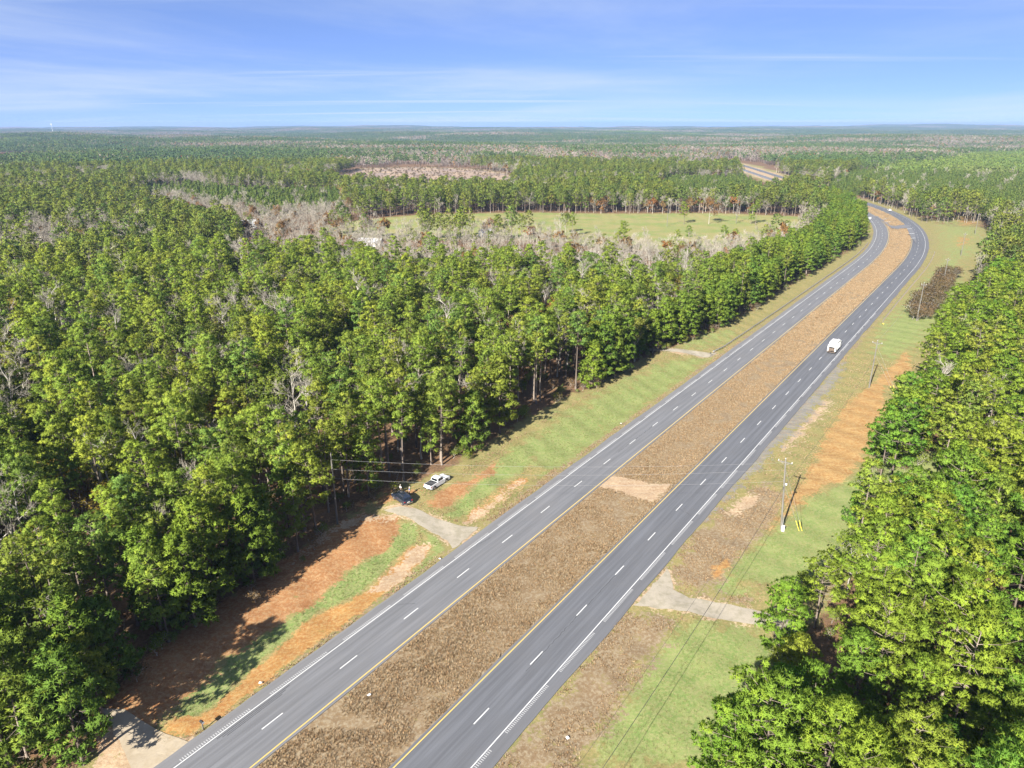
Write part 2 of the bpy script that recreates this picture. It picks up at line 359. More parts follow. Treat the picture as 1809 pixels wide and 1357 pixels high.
def ground_mat():
    m = mat('ground_cover'); b = NB(m); pos = b.pos()
    nA = b.noise(0.35, 6, pos, 0.62); nB = b.noise(2.2, 5, pos, 0.65); nC = b.noise(0.06, 4, pos); nD = b.noise(9.0, 3, pos, 0.7)
    def two(c1, c2, n, lo=0.35, hi=0.65): return b.mix(b.rng(n, lo, hi), c4(c1), c4(c2))
    def tri(c1, c2, c3): return b.mix(b.rng(nB, 0.40, 0.66), two(c1, c2, nA), c4(c3))
    col = tri((0.20, 0.175, 0.068), (0.145, 0.155, 0.055), (0.26, 0.205, 0.095))          # mown verge, tan-green
    ed = b.math('ADD', b.math('MULTIPLY', b.math('SUBTRACT', nA, 0.5), 2.1), b.math('MULTIPLY', b.math('SUBTRACT', nB, 0.5), 1.5))
    def lay(col, name, c, lo=0.36, hi=0.64, k=1.0):
        w = b.attr(name).outputs['Fac']
        e = ed if k == 1.0 else b.math('MULTIPLY', ed, k)
        f = b.rng(b.math('ADD', w, b.math('MULTIPLY', e, b.rng(w, 0.0, 0.12))), lo, hi)
        return b.mix(f, col, c)
    col = lay(col, 'floor', tri((0.150, 0.085, 0.046), (0.105, 0.068, 0.040), (0.185, 0.115, 0.066)))
    col = lay(col, 'pasture', b.mix(b.rng(nC, 0.35, 0.62), two((0.189, 0.214, 0.070), (0.162, 0.197, 0.062), nA), c4((0.235, 0.214, 0.087))))
    col = lay(col, 'clear', two((0.235, 0.182, 0.153), (0.352, 0.258, 0.169), b.noise(0.035, 6, pos, 0.7), 0.42, 0.62))
    col = lay(col, 'green', tri((0.130, 0.188, 0.053), (0.191, 0.224, 0.077), (0.228, 0.230, 0.096)))
    col = lay(col, 'dry', tri((0.202, 0.143, 0.081), (0.163, 0.110, 0.062), (0.254, 0.204, 0.134)))
    rv = b.n('ShaderNodeMapping', {'Vector': pos, 'Rotation': (0, 0, math.radians(35)), 'Scale': (0.35, 1.1, 1.0)}).outputs[0]
    rill = b.rng(b.noise(0.9, 5, rv, 0.68), 0.34, 0.66, 0.85, 1.08); rc = b.n('ShaderNodeCombineColor', {0: b.math('POWER', rill, 0.8), 1: rill, 2: rill}).outputs[0]
    _lay = lay
    def lay(col, name, c): return _lay(col, name, b.mix(1.0, c, rc, 'MULTIPLY'))
    col = lay(col, 'red', tri((0.289, 0.142, 0.060), (0.245, 0.115, 0.048), (0.324, 0.205, 0.104)))
    col = lay(col, 'orange', tri((0.318, 0.167, 0.055), (0.277, 0.131, 0.045), (0.352, 0.233, 0.098)))
    col = lay(col, 'pale', tri((0.355, 0.256, 0.159), (0.310, 0.214, 0.129), (0.392, 0.303, 0.204)))
    col = lay(col, 'tan', tri((0.314, 0.194, 0.077), (0.271, 0.146, 0.053), (0.344, 0.237, 0.107)))
    col = lay(col, 'gravel', tri((0.200, 0.189, 0.166), (0.244, 0.200, 0.141), (0.163, 0.166, 0.159)))
    k = b.rng(nD, 0.3, 0.7, 0.80, 1.14)
    col = b.mix(1.0, col, b.n('ShaderNodeCombineColor', {0: k, 1: k, 2: k}).outputs[0], 'MULTIPLY')
    hsum = b.math('ADD', b.math('MULTIPLY', nB, 0.5), b.math('MULTIPLY', nD, 0.28))
    bp = b.n('ShaderNodeBump', {'Strength': 0.5, 'Distance': 0.22, 'Height': hsum})
    p = b.n('ShaderNodeBsdfPrincipled', {'Base Color': col, 'Roughness': 0.95, 'Specular IOR Level': 0.1, 'Normal': bp.outputs[0]})
    b.out(p.outputs[0]); return m
M['ground'] = ground_mat()
GROUND = make_ground()

# ------------------------------------------------------------------ carriageways, markings
def asphalt(name, base, lane_lo, lane_hi):
    m = mat(name); b = NB(m); pos = b.pos()
    u = b.attr('lane').outputs['Fac']; s = b.attr('station').outputs['Fac']
    v = b.n('ShaderNodeCombineXYZ', {0: u, 1: b.math('MULTIPLY', s, 0.03), 2: 0.0}).outputs[0]
    streak = b.noise(1.6, 5, v, 0.6); blot = b.noise(0.12, 4, pos); fine = b.noise(14, 3, pos, 0.7)
    col = b.mix(b.rng(streak, 0.3, 0.7), c4(tuple(x * 0.80 for x in base)), c4(tuple(x * 1.22 for x in base)))
    col = b.mix(b.math('MULTIPLY', b.rng(blot, 0.4, 0.7), 0.3), col, c4((base[0] * 1.12, base[1] * 1.06, base[2] * 0.98)))
    wp = b.math('ABSOLUTE', b.math('SINE', b.math('MULTIPLY', u, math.pi / 1.75)))      # wheel paths
    col = b.mix(b.math('MULTIPLY', wp, 0.26), col, c4(tuple(x * 0.72 for x in base)))
    sh = b.rng(b.math('ABSOLUTE', u), 3.5, 3.9)                                          # paler dusty shoulders
    col = b.mix(b.math('MULTIPLY', sh, 0.32), col, c4((base[0] * 1.3, base[1] * 1.22, base[2] * 1.12)))
    col = b.mix(b.rng(fine, 0.35, 0.7, 0, 0.28), col, c4(tuple(x * 0.62 for x in base)))
    p = b.n('ShaderNodeBsdfPrincipled', {'Base Color': col, 'Roughness': 0.85, 'Specular IOR Level': 0.25})
    b.out(p.outputs[0]); return m
def paint(name, col, wear=0.3):
    m = mat(name); b = NB(m); pos = b.pos()
    f = b.rng(b.noise(5, 5, pos, 0.7), 0.55, 0.75, 0, wear)
    c = b.mix(f, c4(col), c4((0.2, 0.2, 0.2)))
    b.out(b.n('ShaderNodeBsdfPrincipled', {'Base Color': c, 'Roughness': 0.7}).outputs[0]); return m
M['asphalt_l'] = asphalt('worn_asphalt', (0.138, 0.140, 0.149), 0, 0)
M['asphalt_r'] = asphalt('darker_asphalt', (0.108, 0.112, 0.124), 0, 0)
M['white_paint'] = paint('white_road_paint', (0.50, 0.50, 0.49)); M['yellow_paint'] = paint('yellow_road_paint', (0.52, 0.37, 0.09), 0.25)
M['tick'] = paint('rumble_cut', (0.30, 0.30, 0.30), 0.4); M['skid'] = simple('tyre_rubber_mark', (0.055, 0.056, 0.06), 0.8)
S0, S1 = 40.0, float(_ss[-1]) - 60
def strip(name, us, z, s0, s1, mats, step=2.0, cuts=None, skirt=0.0, centre=None):
    st = np.linspace(s0, s1, max(2, int((s1 - s0) / step) + 1)); us = np.asarray(us, float)
    Sg, Ug = np.meshgrid(st, us, indexing='ij'); x, y, h = on_road(Sg.ravel(), Ug.ravel())
    zz = np.full(len(x), z) if np.isscalar(z) else np.tile(np.asarray(z, float), len(st))
    V = np.stack([x, y, zz], 1); n = len(us); idx = np.arange(len(st) * n).reshape(len(st), n)
    F = np.stack([idx[:-1, :-1], idx[:-1, 1:], idx[1:, 1:], idx[1:, :-1]], -1).reshape(-1, 4)
    me = mesh_np(name, V, F, mats, smooth=False)
    if centre is not None:
        a = me.attributes.new('lane', 'FLOAT', 'POINT'); a.data.foreach_set('value', (Ug.ravel() - centre).astype(np.float32))
        a = me.attributes.new('station', 'FLOAT', 'POINT'); a.data.foreach_set('value', Sg.ravel().astype(np.float32))
    return me
def carriage(name, label, uin, yel, wht, uout, m, dash0, seed):
    sg = 1 if uout > 0 else -1; r = np.random.default_rng(seed)
    mid = (yel + wht) / 2
    us = np.array([uin - sg * 0.02, uin, yel, mid, wht, uout, uout + sg * 0.02]); z = np.array([-0.4, 0, 0, 0, 0, 0, -0.4])
    if sg < 0: us = us[::-1]; z = z[::-1]
    me = strip(name, us, z, S0, S1, [m], 2.0, centre=mid)
    # ragged outer asphalt edge
    co = np.empty(len(me.vertices) * 3, np.float32); me.vertices.foreach_get('co', co); co = co.reshape(-1, 3)
    n = len(us); k = len(co) // n
    for col in ((0, 1), (n - 1, n - 2)):
        outer = abs(us[col[0]]) > 10
        j = np.convolve(r.normal(0, 1, k + 6), np.ones(5) / 5, 'same')[:k] * (0.16 if outer else 0.06)
        hh = on_road(np.linspace(S0, S1, k), np.zeros(k))[2]
        for c in col: co[c::n, 0] += j * np.cos(hh); co[c::n, 1] -= j * np.sin(hh)
    me.vertices.foreach_set('co', co.ravel()); me.update()
    road = struct(name, me, label, 'road')
    obj('edge_line', strip('white_line', [wht - 0.065, wht + 0.065], 0.006, S0, S1, [M['white_paint']]), road)
    obj('edge_line', strip('yellow_line', [yel - 0.075, yel + 0.075], 0.006, S0, S1, [M['yellow_paint']]), road)
    s0 = float(lat([U(*dash0)[0]], [U(*dash0)[1]])[0][0]); k = int((S0 - s0) / 12.19)
    while s0 + k * 12.19 < S1:
        s = s0 + k * 12.19; k += 1
        if s < S0 + 4: continue
        obj('lane_dash', strip('dash', [mid - 0.075, mid + 0.075], 0.006, s - 1.52, s + 1.52, [M['white_paint']], 1.6), road)
    V, F = [], []
    sa = S0; q = 0
    while sa < 420:
        for t in np.arange(0, 9.1, 0.30):
            s = sa + t; xs, ys, _ = on_road(np.array([s, s + 0.13, s + 0.13, s]), np.array([wht + sg * 0.16, wht + sg * 0.16, wht + sg * 0.56, wht + sg * 0.56]))
            V += [(xs[i], ys[i], 0.005) for i in range(4)]; F.append([q, q + 1, q + 2, q + 3] if sg < 0 else [q + 3, q + 2, q + 1, q]); q += 4
        sa += 12.19
    rs = obj('rumble_strip', mesh_np('rumble', V, F, [M['tick']]), road); rs['kind'] = 'stuff'
    return road, mid
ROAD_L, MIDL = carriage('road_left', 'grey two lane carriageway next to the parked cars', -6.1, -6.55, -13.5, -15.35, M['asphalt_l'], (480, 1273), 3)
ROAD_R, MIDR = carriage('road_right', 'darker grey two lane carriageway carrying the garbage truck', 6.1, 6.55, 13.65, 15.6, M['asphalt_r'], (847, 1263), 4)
def polysheet(name, pts, z, m, sub=3, parent=None, drape=True):
    bm = bmesh.new(); bm.faces.new([bm.verts.new((p[0], p[1], 0)) for p in pts])
    bmesh.ops.triangulate(bm, faces=bm.faces[:])
    for _ in range(7 if sub else 0):
        E_ = [e for e in bm.edges if e.calc_length() > 1.3]
        if not E_: break
        bmesh.ops.subdivide_edges(bm, edges=E_, cuts=1); bmesh.ops.triangulate(bm, faces=[f for f in bm.faces if len(f.verts) > 3])
    co = np.array([v.co for v in bm.verts]); g = gz(co[:, 0], co[:, 1]) if drape else np.zeros(len(co))
    for v, gg in zip(bm.verts, g): v.co.z = gg + z
    bmesh.ops.recalc_face_normals(bm, faces=bm.faces[:])
    if sum(f.normal.z for f in bm.faces) < 0: bmesh.ops.reverse_faces(bm, faces=bm.faces[:])
    me = bpy.data.meshes.new(name); bm.to_mesh(me); bm.free(); me.materials.append(m)
    return me
def skid(s0, s1, u0, w): obj('tyre_mark', strip('skid', [u0, u0 + w], 0.004, s0, s1, [M['skid']], 1.0), ROAD_L)
sA = float(lat(*[[v] for v in U(380, 1318)])[0][0]); sB = float(lat(*[[v] for v in U(525, 1203)])[0][0])
for du in (0.35, 0.62, 0.85): skid(sA + du * 2, sB - du * 3, -13.5 + du, 0.10)

def crack(road, s0, u0, s1, u1, seed, w=0.05):
    r = random.Random(seed); n = max(4, int(math.hypot(s1 - s0, u1 - u0) / 0.5)); V = []; F = []
    for i in range(n + 1):
        t = i / n; x, y, _ = on_road(np.array([s0 + (s1 - s0) * t + r.uniform(-.12, .12)] * 2), np.array([u0 + (u1 - u0) * t + r.uniform(-.1, .1)] * 2) + np.array([-w, w]) * r.uniform(0.5, 1.3))
        off = 0.5 * w if abs(u1 - u0) > abs(s1 - s0) else 0
        V += [(x[0], y[0] - off, 0.0045), (x[1], y[1] + off, 0.0045)]
        if i: F.append((2 * i - 2, 2 * i - 1, 2 * i + 1, 2 * i))
    obj('crack_seal', mesh_np('crack_seal', V, F, [M['skid']]), road)
for k, (rd, a, b_, c, d) in enumerate(((ROAD_L, 196, -13.2, 198, -11.2), (ROAD_L, 214, -13.4, 219, -12.6), (ROAD_L, 262, -10.2, 280, -10.0), (ROAD_R, 196, 10.3, 222, 10.2), (ROAD_R, 246, 13.2, 247, 10.4), (ROAD_R, 470, 9.0, 476, 11.0), (ROAD_R, 478, 8.4, 480, 11.6), (ROAD_R, 330, 7.2, 352, 7.1), (ROAD_L, 330, -9.9, 332, -7.0))): crack(rd, a, b_, c, d, k)
def concrete(name, a, c):
    m = mat(name); b = NB(m); pos = b.pos()
    n1 = b.noise(0.7, 6, pos, 0.65); n2 = b.noise(4, 4, pos)
    col = b.mix(b.rng(n1, 0.42, 0.66), c4(a), c4(c)); col = b.mix(b.rng(n2, 0.45, 0.75, 0, 0.35), col, c4(tuple(v * 0.7 for v in a)))
    b.out(b.n('ShaderNodeBsdfPrincipled', {'Base Color': col, 'Roughness': 0.9, 'Specular IOR Level': 0.15}).outputs[0]); return m
M['conc'] = concrete('dusty_concrete', (0.30, 0.265, 0.21), (0.235, 0.21, 0.155)); M['conc2'] = concrete('tan_gravel', (0.34, 0.285, 0.21), (0.30, 0.245, 0.17))
def ragged(pts, step=1.0, amp=0.18, seed=1):
    r = random.Random(seed); o = []
    for i, p in enumerate(pts):
        q = pts[(i + 1) % len(pts)]; L = math.hypot(q[0] - p[0], q[1] - p[1]); n = max(1, int(L / step))
        for k in range(n):
            t = k / n; o.append((p[0] + (q[0] - p[0]) * t + r.uniform(-amp, amp), p[1] + (q[1] - p[1]) * t + r.uniform(-amp, amp)))
    return o
struct('driveway', polysheet('driveway', ragged(PX((846,931),(816,934),(781,922),(736,906),(706,902),(677,907),(695,914),(723,923),(747,935),(775,943),(789,952),(796,961),(799,969),(806,966))), 0.05, M['conc'], 1), 'dusty concrete driveway beside the parked dark suv', 'driveway')
struct('driveway', polysheet('driveway', ragged(PX((182,1262),(215,1316),(223,1336),(240,1372),(262,1390),(282,1358),(338,1311),(296,1311),(264,1288),(225,1258))), 0.05, M['conc2'], 1), 'wide tan gravel driveway mouth near the roadside mailbox', 'driveway')
struct('driveway', polysheet('driveway', ragged(PX((1180,1004),(1191,1036),(1216,1053),(1262,1064),(1340,1082),(1420,1105),(1420,1128),(1330,1106),(1262,1094),(1215,1081),(1172,1072),(1120,1069),(1140,1048))), 0.05, M['conc'], 1), 'pale concrete driveway leading in under the lush pines', 'driveway')
struct('driveway', polysheet('driveway', ragged(PX((1268,621),(1190,621),(1130,619),(1130,623),(1190,626),(1256,629)), amp=0.1), 0.06, M['conc'], 1), 'thin concrete driveway at the start of the guardrail', 'driveway')
# paved crossover on the bend with hatched turn pockets
xo = obj('crossover', polysheet('crossover', PX((1571,399),(1606,398),(1616,412),(1619,432),(1608,418),(1602,404),(1574,404)), 0.45, M['asphalt_l'], 1), ROAD_R)
xo2 = obj('crossover', polysheet('crossover', PX((1571,396),(1562,390),(1550,382),(1546,383),(1558,391),(1572,402)), 0.3, M['asphalt_l'], 0), ROAD_L)
for (a, c) in (((1602, 404.5), (1611, 404)), ((1605, 413), (1615, 412.5)), ((1609, 421), (1617, 420.5)), ((1560, 387.5), (1566, 386.8)), ((1565, 392.5), (1573, 392))):
    A, C = U(*a, z=0.5), U(*c, z=0.5); d = Vector((C[0] - A[0], C[1] - A[1], 0)).normalized(); n = Vector((-d.y, d.x, 0)) * 0.5
    V = [(A[0] - n.x, A[1] - n.y, 0.5), (C[0] - n.x, C[1] - n.y, 0.5), (C[0] + n.x, C[1] + n.y, 0.5), (A[0] + n.x, A[1] + n.y, 0.5)]
    obj('hatch_bar', mesh_np('bar', V, [[0, 1, 2, 3]], [M['white_paint']]), ROAD_R)

# ------------------------------------------------------------------ tree generators
def needles(C, D, n, L, w, r, ND=None):
    """bursts of narrow triangles round each tuft centre"""
    k = len(C); c = np.repeat(C, n, 0); d = np.repeat(D, n, 0)
    v = r.normal(0, 1, (k * n, 3)); v /= np.linalg.norm(v, axis=1, keepdims=True)
    v = v + d * 0.75; v /= np.linalg.norm(v, axis=1, keepdims=True)
    t = np.cross(v, r.normal(0, 1, (k * n, 3))); t /= np.linalg.norm(t, axis=1, keepdims=True) + 1e-9
    ln = L * r.uniform(0.7, 1.25, (k * n, 1)); wd = w * r.uniform(0.7, 1.3, (k * n, 1))
    b0 = c + v * ln * 0.12
    gn = np.cross(t, v); dn = np.repeat(D if ND is None else ND, n, 0); dn = dn / (np.linalg.norm(dn, axis=1, keepdims=True) + 1e-9)
    flip = np.sum(gn * dn, 1, keepdims=True) < 0; t = np.where(flip, -t, t); gn = np.where(flip, -gn, gn)
    V = np.stack([b0 - t * wd, b0 + t * wd, c + v * ln], 1).reshape(-1, 3)
    nr = dn * 1.1 + gn * 0.38 + v * 0.25; nr /= np.linalg.norm(nr, axis=1, keepdims=True)
    return V, np.arange(len(V)).reshape(-1, 3), np.repeat(nr, 3, 0)
def pine_geo(seed, H, cb, R, sparse=0.15, tuft=0.38, nn=10, dens=0.9, shape='mature', sides=6, whorl=0.62, clump=0.64, ntuft=10, wid=0.19):
    r = np.random.default_rng(seed); segs = []
    bend = r.normal(0, 0.25, 2)
    def tp(z): t = z / H; return np.array([bend[0] * t * t * 2, bend[1] * t * t * 2, z])
    r0 = 0.0105 * H + 0.02; zs = np.linspace(0, H * 0.98, 8)
    for a, b in zip(zs[:-1], zs[1:]):
        ra = r0 * (1 - a / H) ** 0.9 + 0.01; rb = r0 * (1 - b / H) ** 0.9 + 0.01
        segs.append((*tp(a), ra * (1.25 if a == 0 else 1), *tp(b), rb))
    C, D, T, ND = [], [], [], []
    z = cb * H; lop = r.uniform(0.75, 1.2, 8)
    thin = []
    while z < H - 0.3:
        t = (z - cb * H) / (H - cb * H)
        if shape == 'mature': prof = math.sin(math.pi * (0.20 + 0.76 * t)) ** 0.75
        elif shape == 'cone': prof = (1 - t) ** 0.75 * 1.0 + 0.06
        else: prof = math.sin(math.pi * (0.32 + 0.64 * t)) ** 0.8
        nb = r.integers(3, 6); a0 = r.uniform(0, 6.28)
        for i in range(nb):
            if r.random() < sparse: continue
            a = a0 + i * 6.283 / nb + r.normal(0, 0.25)
            L = R * prof * lop[int(a / 6.2832 * 8) % 8] * r.uniform(0.6, 1.1)
            if L < 0.35: L = 0.35
            el = -0.12 + 0.85 * t ** 1.5 + r.normal(0, 0.12)
            h = np.array([math.cos(a), math.sin(a), 0]); p0 = tp(z)
            p1 = p0 + L * 0.55 * (h * math.cos(el) + np.array([0, 0, math.sin(el)]))
            p2 = p1 + L * 0.5 * (h * math.cos(el + 0.35) + np.array([0, 0, math.sin(el + 0.35)]))
            br = 0.007 * L + 0.006
            thin += [(*p0, br * 1.6, *p1, br), (*p1, br, *p2, br * 0.4)]
            side = np.cross(h, [0, 0, 1.0]); nc_ = max(1, int(round(L * dens + r.uniform(-.4, .4))))
            for c_ in range(nc_):
                q = 1.0 if c_ == 0 else r.uniform(0.25 if shape == 'cone' else max(0.12, 0.5 - 0.55 * t), 0.98)
                pc = p0 + (p1 - p0) * (q / 0.5) if q < 0.5 else p1 + (p2 - p1) * ((q - 0.5) / 0.5)
                pc = pc + side * (r.uniform(-1, 1) * 0.34 * L * q * (1.15 - 0.5 * q)) + np.array([0, 0, r.uniform(-0.1, 0.25)])
                rc = clump * r.uniform(0.7, 1.25); v = r.normal(0, 1, (ntuft, 3)); v[:, 2] = np.abs(v[:, 2]) * 0.9 - 0.25; v /= np.linalg.norm(v, axis=1, keepdims=True)
                C.append(pc + v * [rc, rc, rc * 0.62] * r.uniform(0.55, 1.0, (ntuft, 1))); D.append(v * 0.7 + np.array([0, 0, 0.55]) + h * 0.15); ND.append(v * [1, 1, 0.8] + h * 0.55 + np.array([0, 0, 0.25]))
                T.append(np.clip(r.uniform(0, 0.75) + r.uniform(0, 0.25, ntuft), 0, 1))
        z += whorl * r.uniform(0.7, 1.3)
    C = np.concatenate(C); D = np.concatenate(D); T = np.concatenate(T)
    top = tp(H)
    C = np.concatenate([C, top + r.normal(0, 0.22, (6, 3)) - [0, 0, 0.25]]); D = np.concatenate([D, np.tile([0, 0, 1.0], (6, 1))]); ND = np.concatenate(ND + [np.tile([0, 0, 1.0], (6, 1))]); T = np.concatenate([T, r.uniform(0.4, 1, 6)])
    Vn, Fn, Nn = needles(C, D, nn, tuft, tuft * wid, r, ND)
    tint = np.repeat(T, nn * 3)
    if cb > 0.3:                                   # dead stubs below the crown
        for _ in range(r.integers(3, 9)):
            zz = r.uniform(0.35, 1) * cb * H; a = r.uniform(0, 6.28); L = r.uniform(0.4, 1.3)
            thin.append((*tp(zz), 0.03, *(tp(zz) + L * np.array([math.cos(a), math.sin(a), 0.2])), 0.012))
    return joinm([tubes(segs, sides), tubes(thin, 3)]), (Vn, Fn, tint, Nn)
def decid_geo(seed, H, R, leaf=0.0, nleaf=5, twigw=0.018, levels=(8, 5, 5, 4), narrow=False):
    r = np.random.default_rng(seed); segs = []; fine = []; tips = []
    r0 = 0.012 * H + 0.04; f = 0.9 if narrow else 0.72
    top = np.array([r.normal(0, 0.4), r.normal(0, 0.4), H * f]); n = 6; prev = np.zeros(3); pr = r0 * 1.25
    pts = [prev]
    for i in range(1, n + 1):
        p = top * (i / n) + np.array([*r.normal(0, 0.12, 2), 0]); rr = r0 * (1 - 0.8 * i / n)
        segs.append((*prev, pr, *p, rr)); prev, pr = p, rr; pts.append(p)
    pts = np.array(pts)
    def grow(p, d, L, rad, lev):
        e = p + d * L
        mid = p + d * L * 0.5 + r.normal(0, 0.05 * L, 3)
        if lev <= 1: segs.append((*p, rad, *mid, rad * 0.75)); segs.append((*mid, rad * 0.75, *e, rad * 0.4))
        else: fine.append((*p, rad, *e, rad * 0.35))
        if lev == len(levels) - 1: tips.append((e, lev)); return
        for k in range(levels[lev + 1]):
            q = r.uniform(0.35, 1.0) if k else 1.0
            st = p + (mid - p) * min(1, q * 2) if q < 0.5 else mid + (e - mid) * (q * 2 - 1)
            nd = d + r.normal(0, 0.55, 3) + np.array([0, 0, 0.22]); nd /= np.linalg.norm(nd)
            grow(st, nd, L * r.uniform(0.42, 0.68), max(twigw, rad * 0.5), lev + 1)
    for k in range(levels[0]):
        t = r.uniform(0.32, 1.0) if k else 1.0
        z = t * n; i = min(n - 1, int(z)); p = pts[i] + (pts[i + 1] - pts[i]) * (z - i)
        a = k * 2.4 + r.normal(0, 0.4); el = r.uniform(0.35, 0.9) + 0.4 * t
        d = np.array([math.cos(a) * math.cos(el), math.sin(a) * math.cos(el), math.sin(el)])
        L = (R * (1.0 - 0.45 * t) + H * 0.05) * r.uniform(0.75, 1.1)
        grow(p, d, L, r0 * 0.45 * (1.1 - 0.5 * t), 0)
    Vt, Ft = joinm([tubes(segs, 5), ]) ; tw = tubes(fine, 3)
    if leaf:
        E = np.array([t[0] for t in tips]); C = np.repeat(E, nleaf, 0) + r.normal(0, 0.33, (len(E) * nleaf, 3))
        tint = np.repeat(np.clip(r.uniform(0, 1, len(E)) * 0.7 + 0.15, 0, 1), nleaf)
        k = len(C); a = r.normal(0, 1, (k, 3)); a /= np.linalg.norm(a, axis=1, keepdims=True)
        b = np.cross(a, r.normal(0, 1, (k, 3))); b /= np.linalg.norm(b, axis=1, keepdims=True)
        s = leaf * r.uniform(0.6, 1.3, (k, 1))
        gn = np.cross(a, b); od = C - np.array([0, 0, H * 0.55]); od /= np.linalg.norm(od, axis=1, keepdims=True); od[:, 2] += 0.35
        fl = np.sum(gn * od, 1, keepdims=True) < 0; b = np.where(fl, -b, b); gn = np.where(fl, -gn, gn)
        nr = od + gn * 0.7; nr /= np.linalg.norm(nr, axis=1, keepdims=True)
        V = np.stack([C - a * s, C - b * s * 0.6, C + a * s, C + b * s * 0.6], 1).reshape(-1, 3)
        q = np.arange(k) * 4
        F = np.concatenate([np.stack([q, q + 1, q + 2], 1), np.stack([q, q + 2, q + 3], 1)])
        return joinm([(Vt, Ft), tw]), (V, F, np.repeat(tint, 4), np.repeat(nr, 4, 0))
    return (Vt, Ft), (*tw, r.uniform(0, 1, len(tw[0])))

PROTO = {}          # kind -> list of (trunk mesh, crown mesh)
def add_kind(kind, geos, tm, cm):
    PROTO[kind] = [(mesh_np('%s_trunk' % kind, t[0], t[1], [tm], smooth=True), mesh_np('%s_crown' % kind, c[0], c[1], [cm], tint=c[2], nrm=c[3] if len(c) > 3 else None)) for t, c in geos]
add_kind('pine', [pine_geo(100 + i, H, cb, R, sp) for i, (H, cb, R, sp) in enumerate([(17, .46, 3.1, .25), (19, .55, 2.9, .3), (15.5, .36, 3.3, .2), (20, .58, 3.2, .35), (14.5, .30, 2.9, .15), (18, .48, 3.7, .3), (13.5, .26, 2.8, .2), (19.5, .52, 2.5, .2), (17.5, .60, 3.0, .38), (16.5, .42, 3.8, .32), (21, .62, 2.7, .35), (12, .2, 2.6, .15)])], M['bark'], M['needles'])
add_kind('lush', [pine_geo(200 + i, H, cb, R, sp, 0.34, 10, 0.9, 'round', 6, 0.62, 0.62, 13, 0.19) for i, (H, cb, R, sp) in enumerate([(15.5, .34, 3.6, .12), (17.5, .45, 4.2, .18), (13.5, .25, 3.3, .1), (18.5, .52, 4.4, .22), (16, .40, 4.8, .2), (18, .55, 3.4, .2), (12, .2, 3.0, .1)])], M['bark'], M['needles_right'])
add_kind('bushy', [pine_geo(300 + i, H, cb, R, sp, 0.48, 9, 0.8, 'round') for i, (H, cb, R, sp) in enumerate([(13.5, .10, 3.1, .05), (15, .14, 3.4, .06), (12, .08, 2.9, .05), (14.5, .2, 3.3, .1)])], M['bark'], M['needles_bushy'])
add_kind('bare', [decid_geo(400 + i, H, R, narrow=nr) for i, (H, R, nr) in enumerate([(15, 3.2, True), (16, 4.4, False), (13, 3.6, False), (17, 3.0, True), (14, 4.6, False), (12, 2.6, True), (15.5, 3.8, True), (11, 3.6, False)])], M['greybark'], M['twig'])
LV = (8, 5, 4, 3)
add_kind('autumn', [decid_geo(500 + i, H, R, 0.26, 4, levels=LV) for i, (H, R) in enumerate([(13, 4.2), (11, 3.6), (14, 4.8), (12, 4.6)])], M['greybark'], M['rust'])
add_kind('yellow', [decid_geo(520 + i, H, R, 0.26, 4, levels=LV) for i, (H, R) in enumerate([(14, 4.0), (12, 3.6), (15, 4.6)])], M['greybark'], M['yellow'])
add_kind('olive', [decid_geo(540 + i, H, R, 0.26, 5, levels=LV) for i, (H, R) in enumerate([(14, 4.4), (16, 4.8), (12, 4.0)])], M['greybark'], M['olive'])
add_kind('shrub', [decid_geo(560 + i, H, R, 0.16, 3, levels=(9, 5, 4), twigw=0.015) for i, (H, R) in enumerate([(2.6, 1.9), (2.0, 1.7), (3.2, 2.1)])], M['greybark'], M['brownbush'])
add_kind('sapling', [decid_geo(570 + i, H, R, 0.17, 3, levels=(9, 5, 4), twigw=0.015) for i, (H, R) in enumerate([(2.6, 1.7), (3.4, 1.9), (1.8, 1.6)])], M['greybark'], M['olive'])
# cheaper ones for 330 m and beyond
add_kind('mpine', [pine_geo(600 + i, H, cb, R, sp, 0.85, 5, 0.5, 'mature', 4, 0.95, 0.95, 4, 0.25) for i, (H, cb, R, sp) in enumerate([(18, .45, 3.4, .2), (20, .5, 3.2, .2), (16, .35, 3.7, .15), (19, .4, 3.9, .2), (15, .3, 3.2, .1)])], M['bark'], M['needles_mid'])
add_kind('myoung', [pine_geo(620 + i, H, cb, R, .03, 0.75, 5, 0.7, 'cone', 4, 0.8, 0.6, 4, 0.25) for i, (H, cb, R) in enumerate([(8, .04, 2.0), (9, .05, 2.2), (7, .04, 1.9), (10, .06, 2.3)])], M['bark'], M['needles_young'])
add_kind('mbare', [decid_geo(640 + i, H, R, levels=(8, 5, 4, 3), twigw=0.035, narrow=nr) for i, (H, R, nr) in enumerate([(14, 3.4, True), (13, 4.2, False), (12, 3.6, False), (15, 3.2, True)])], M['twig'], M['twig'])
add_kind('mautumn', [decid_geo(660 + i, H, R, 0.55, 4, levels=(8, 5, 4), twigw=0.05) for i, (H, R) in enumerate([(12, 4.2), (11, 3.8)])], M['greybark'], M['rust'])

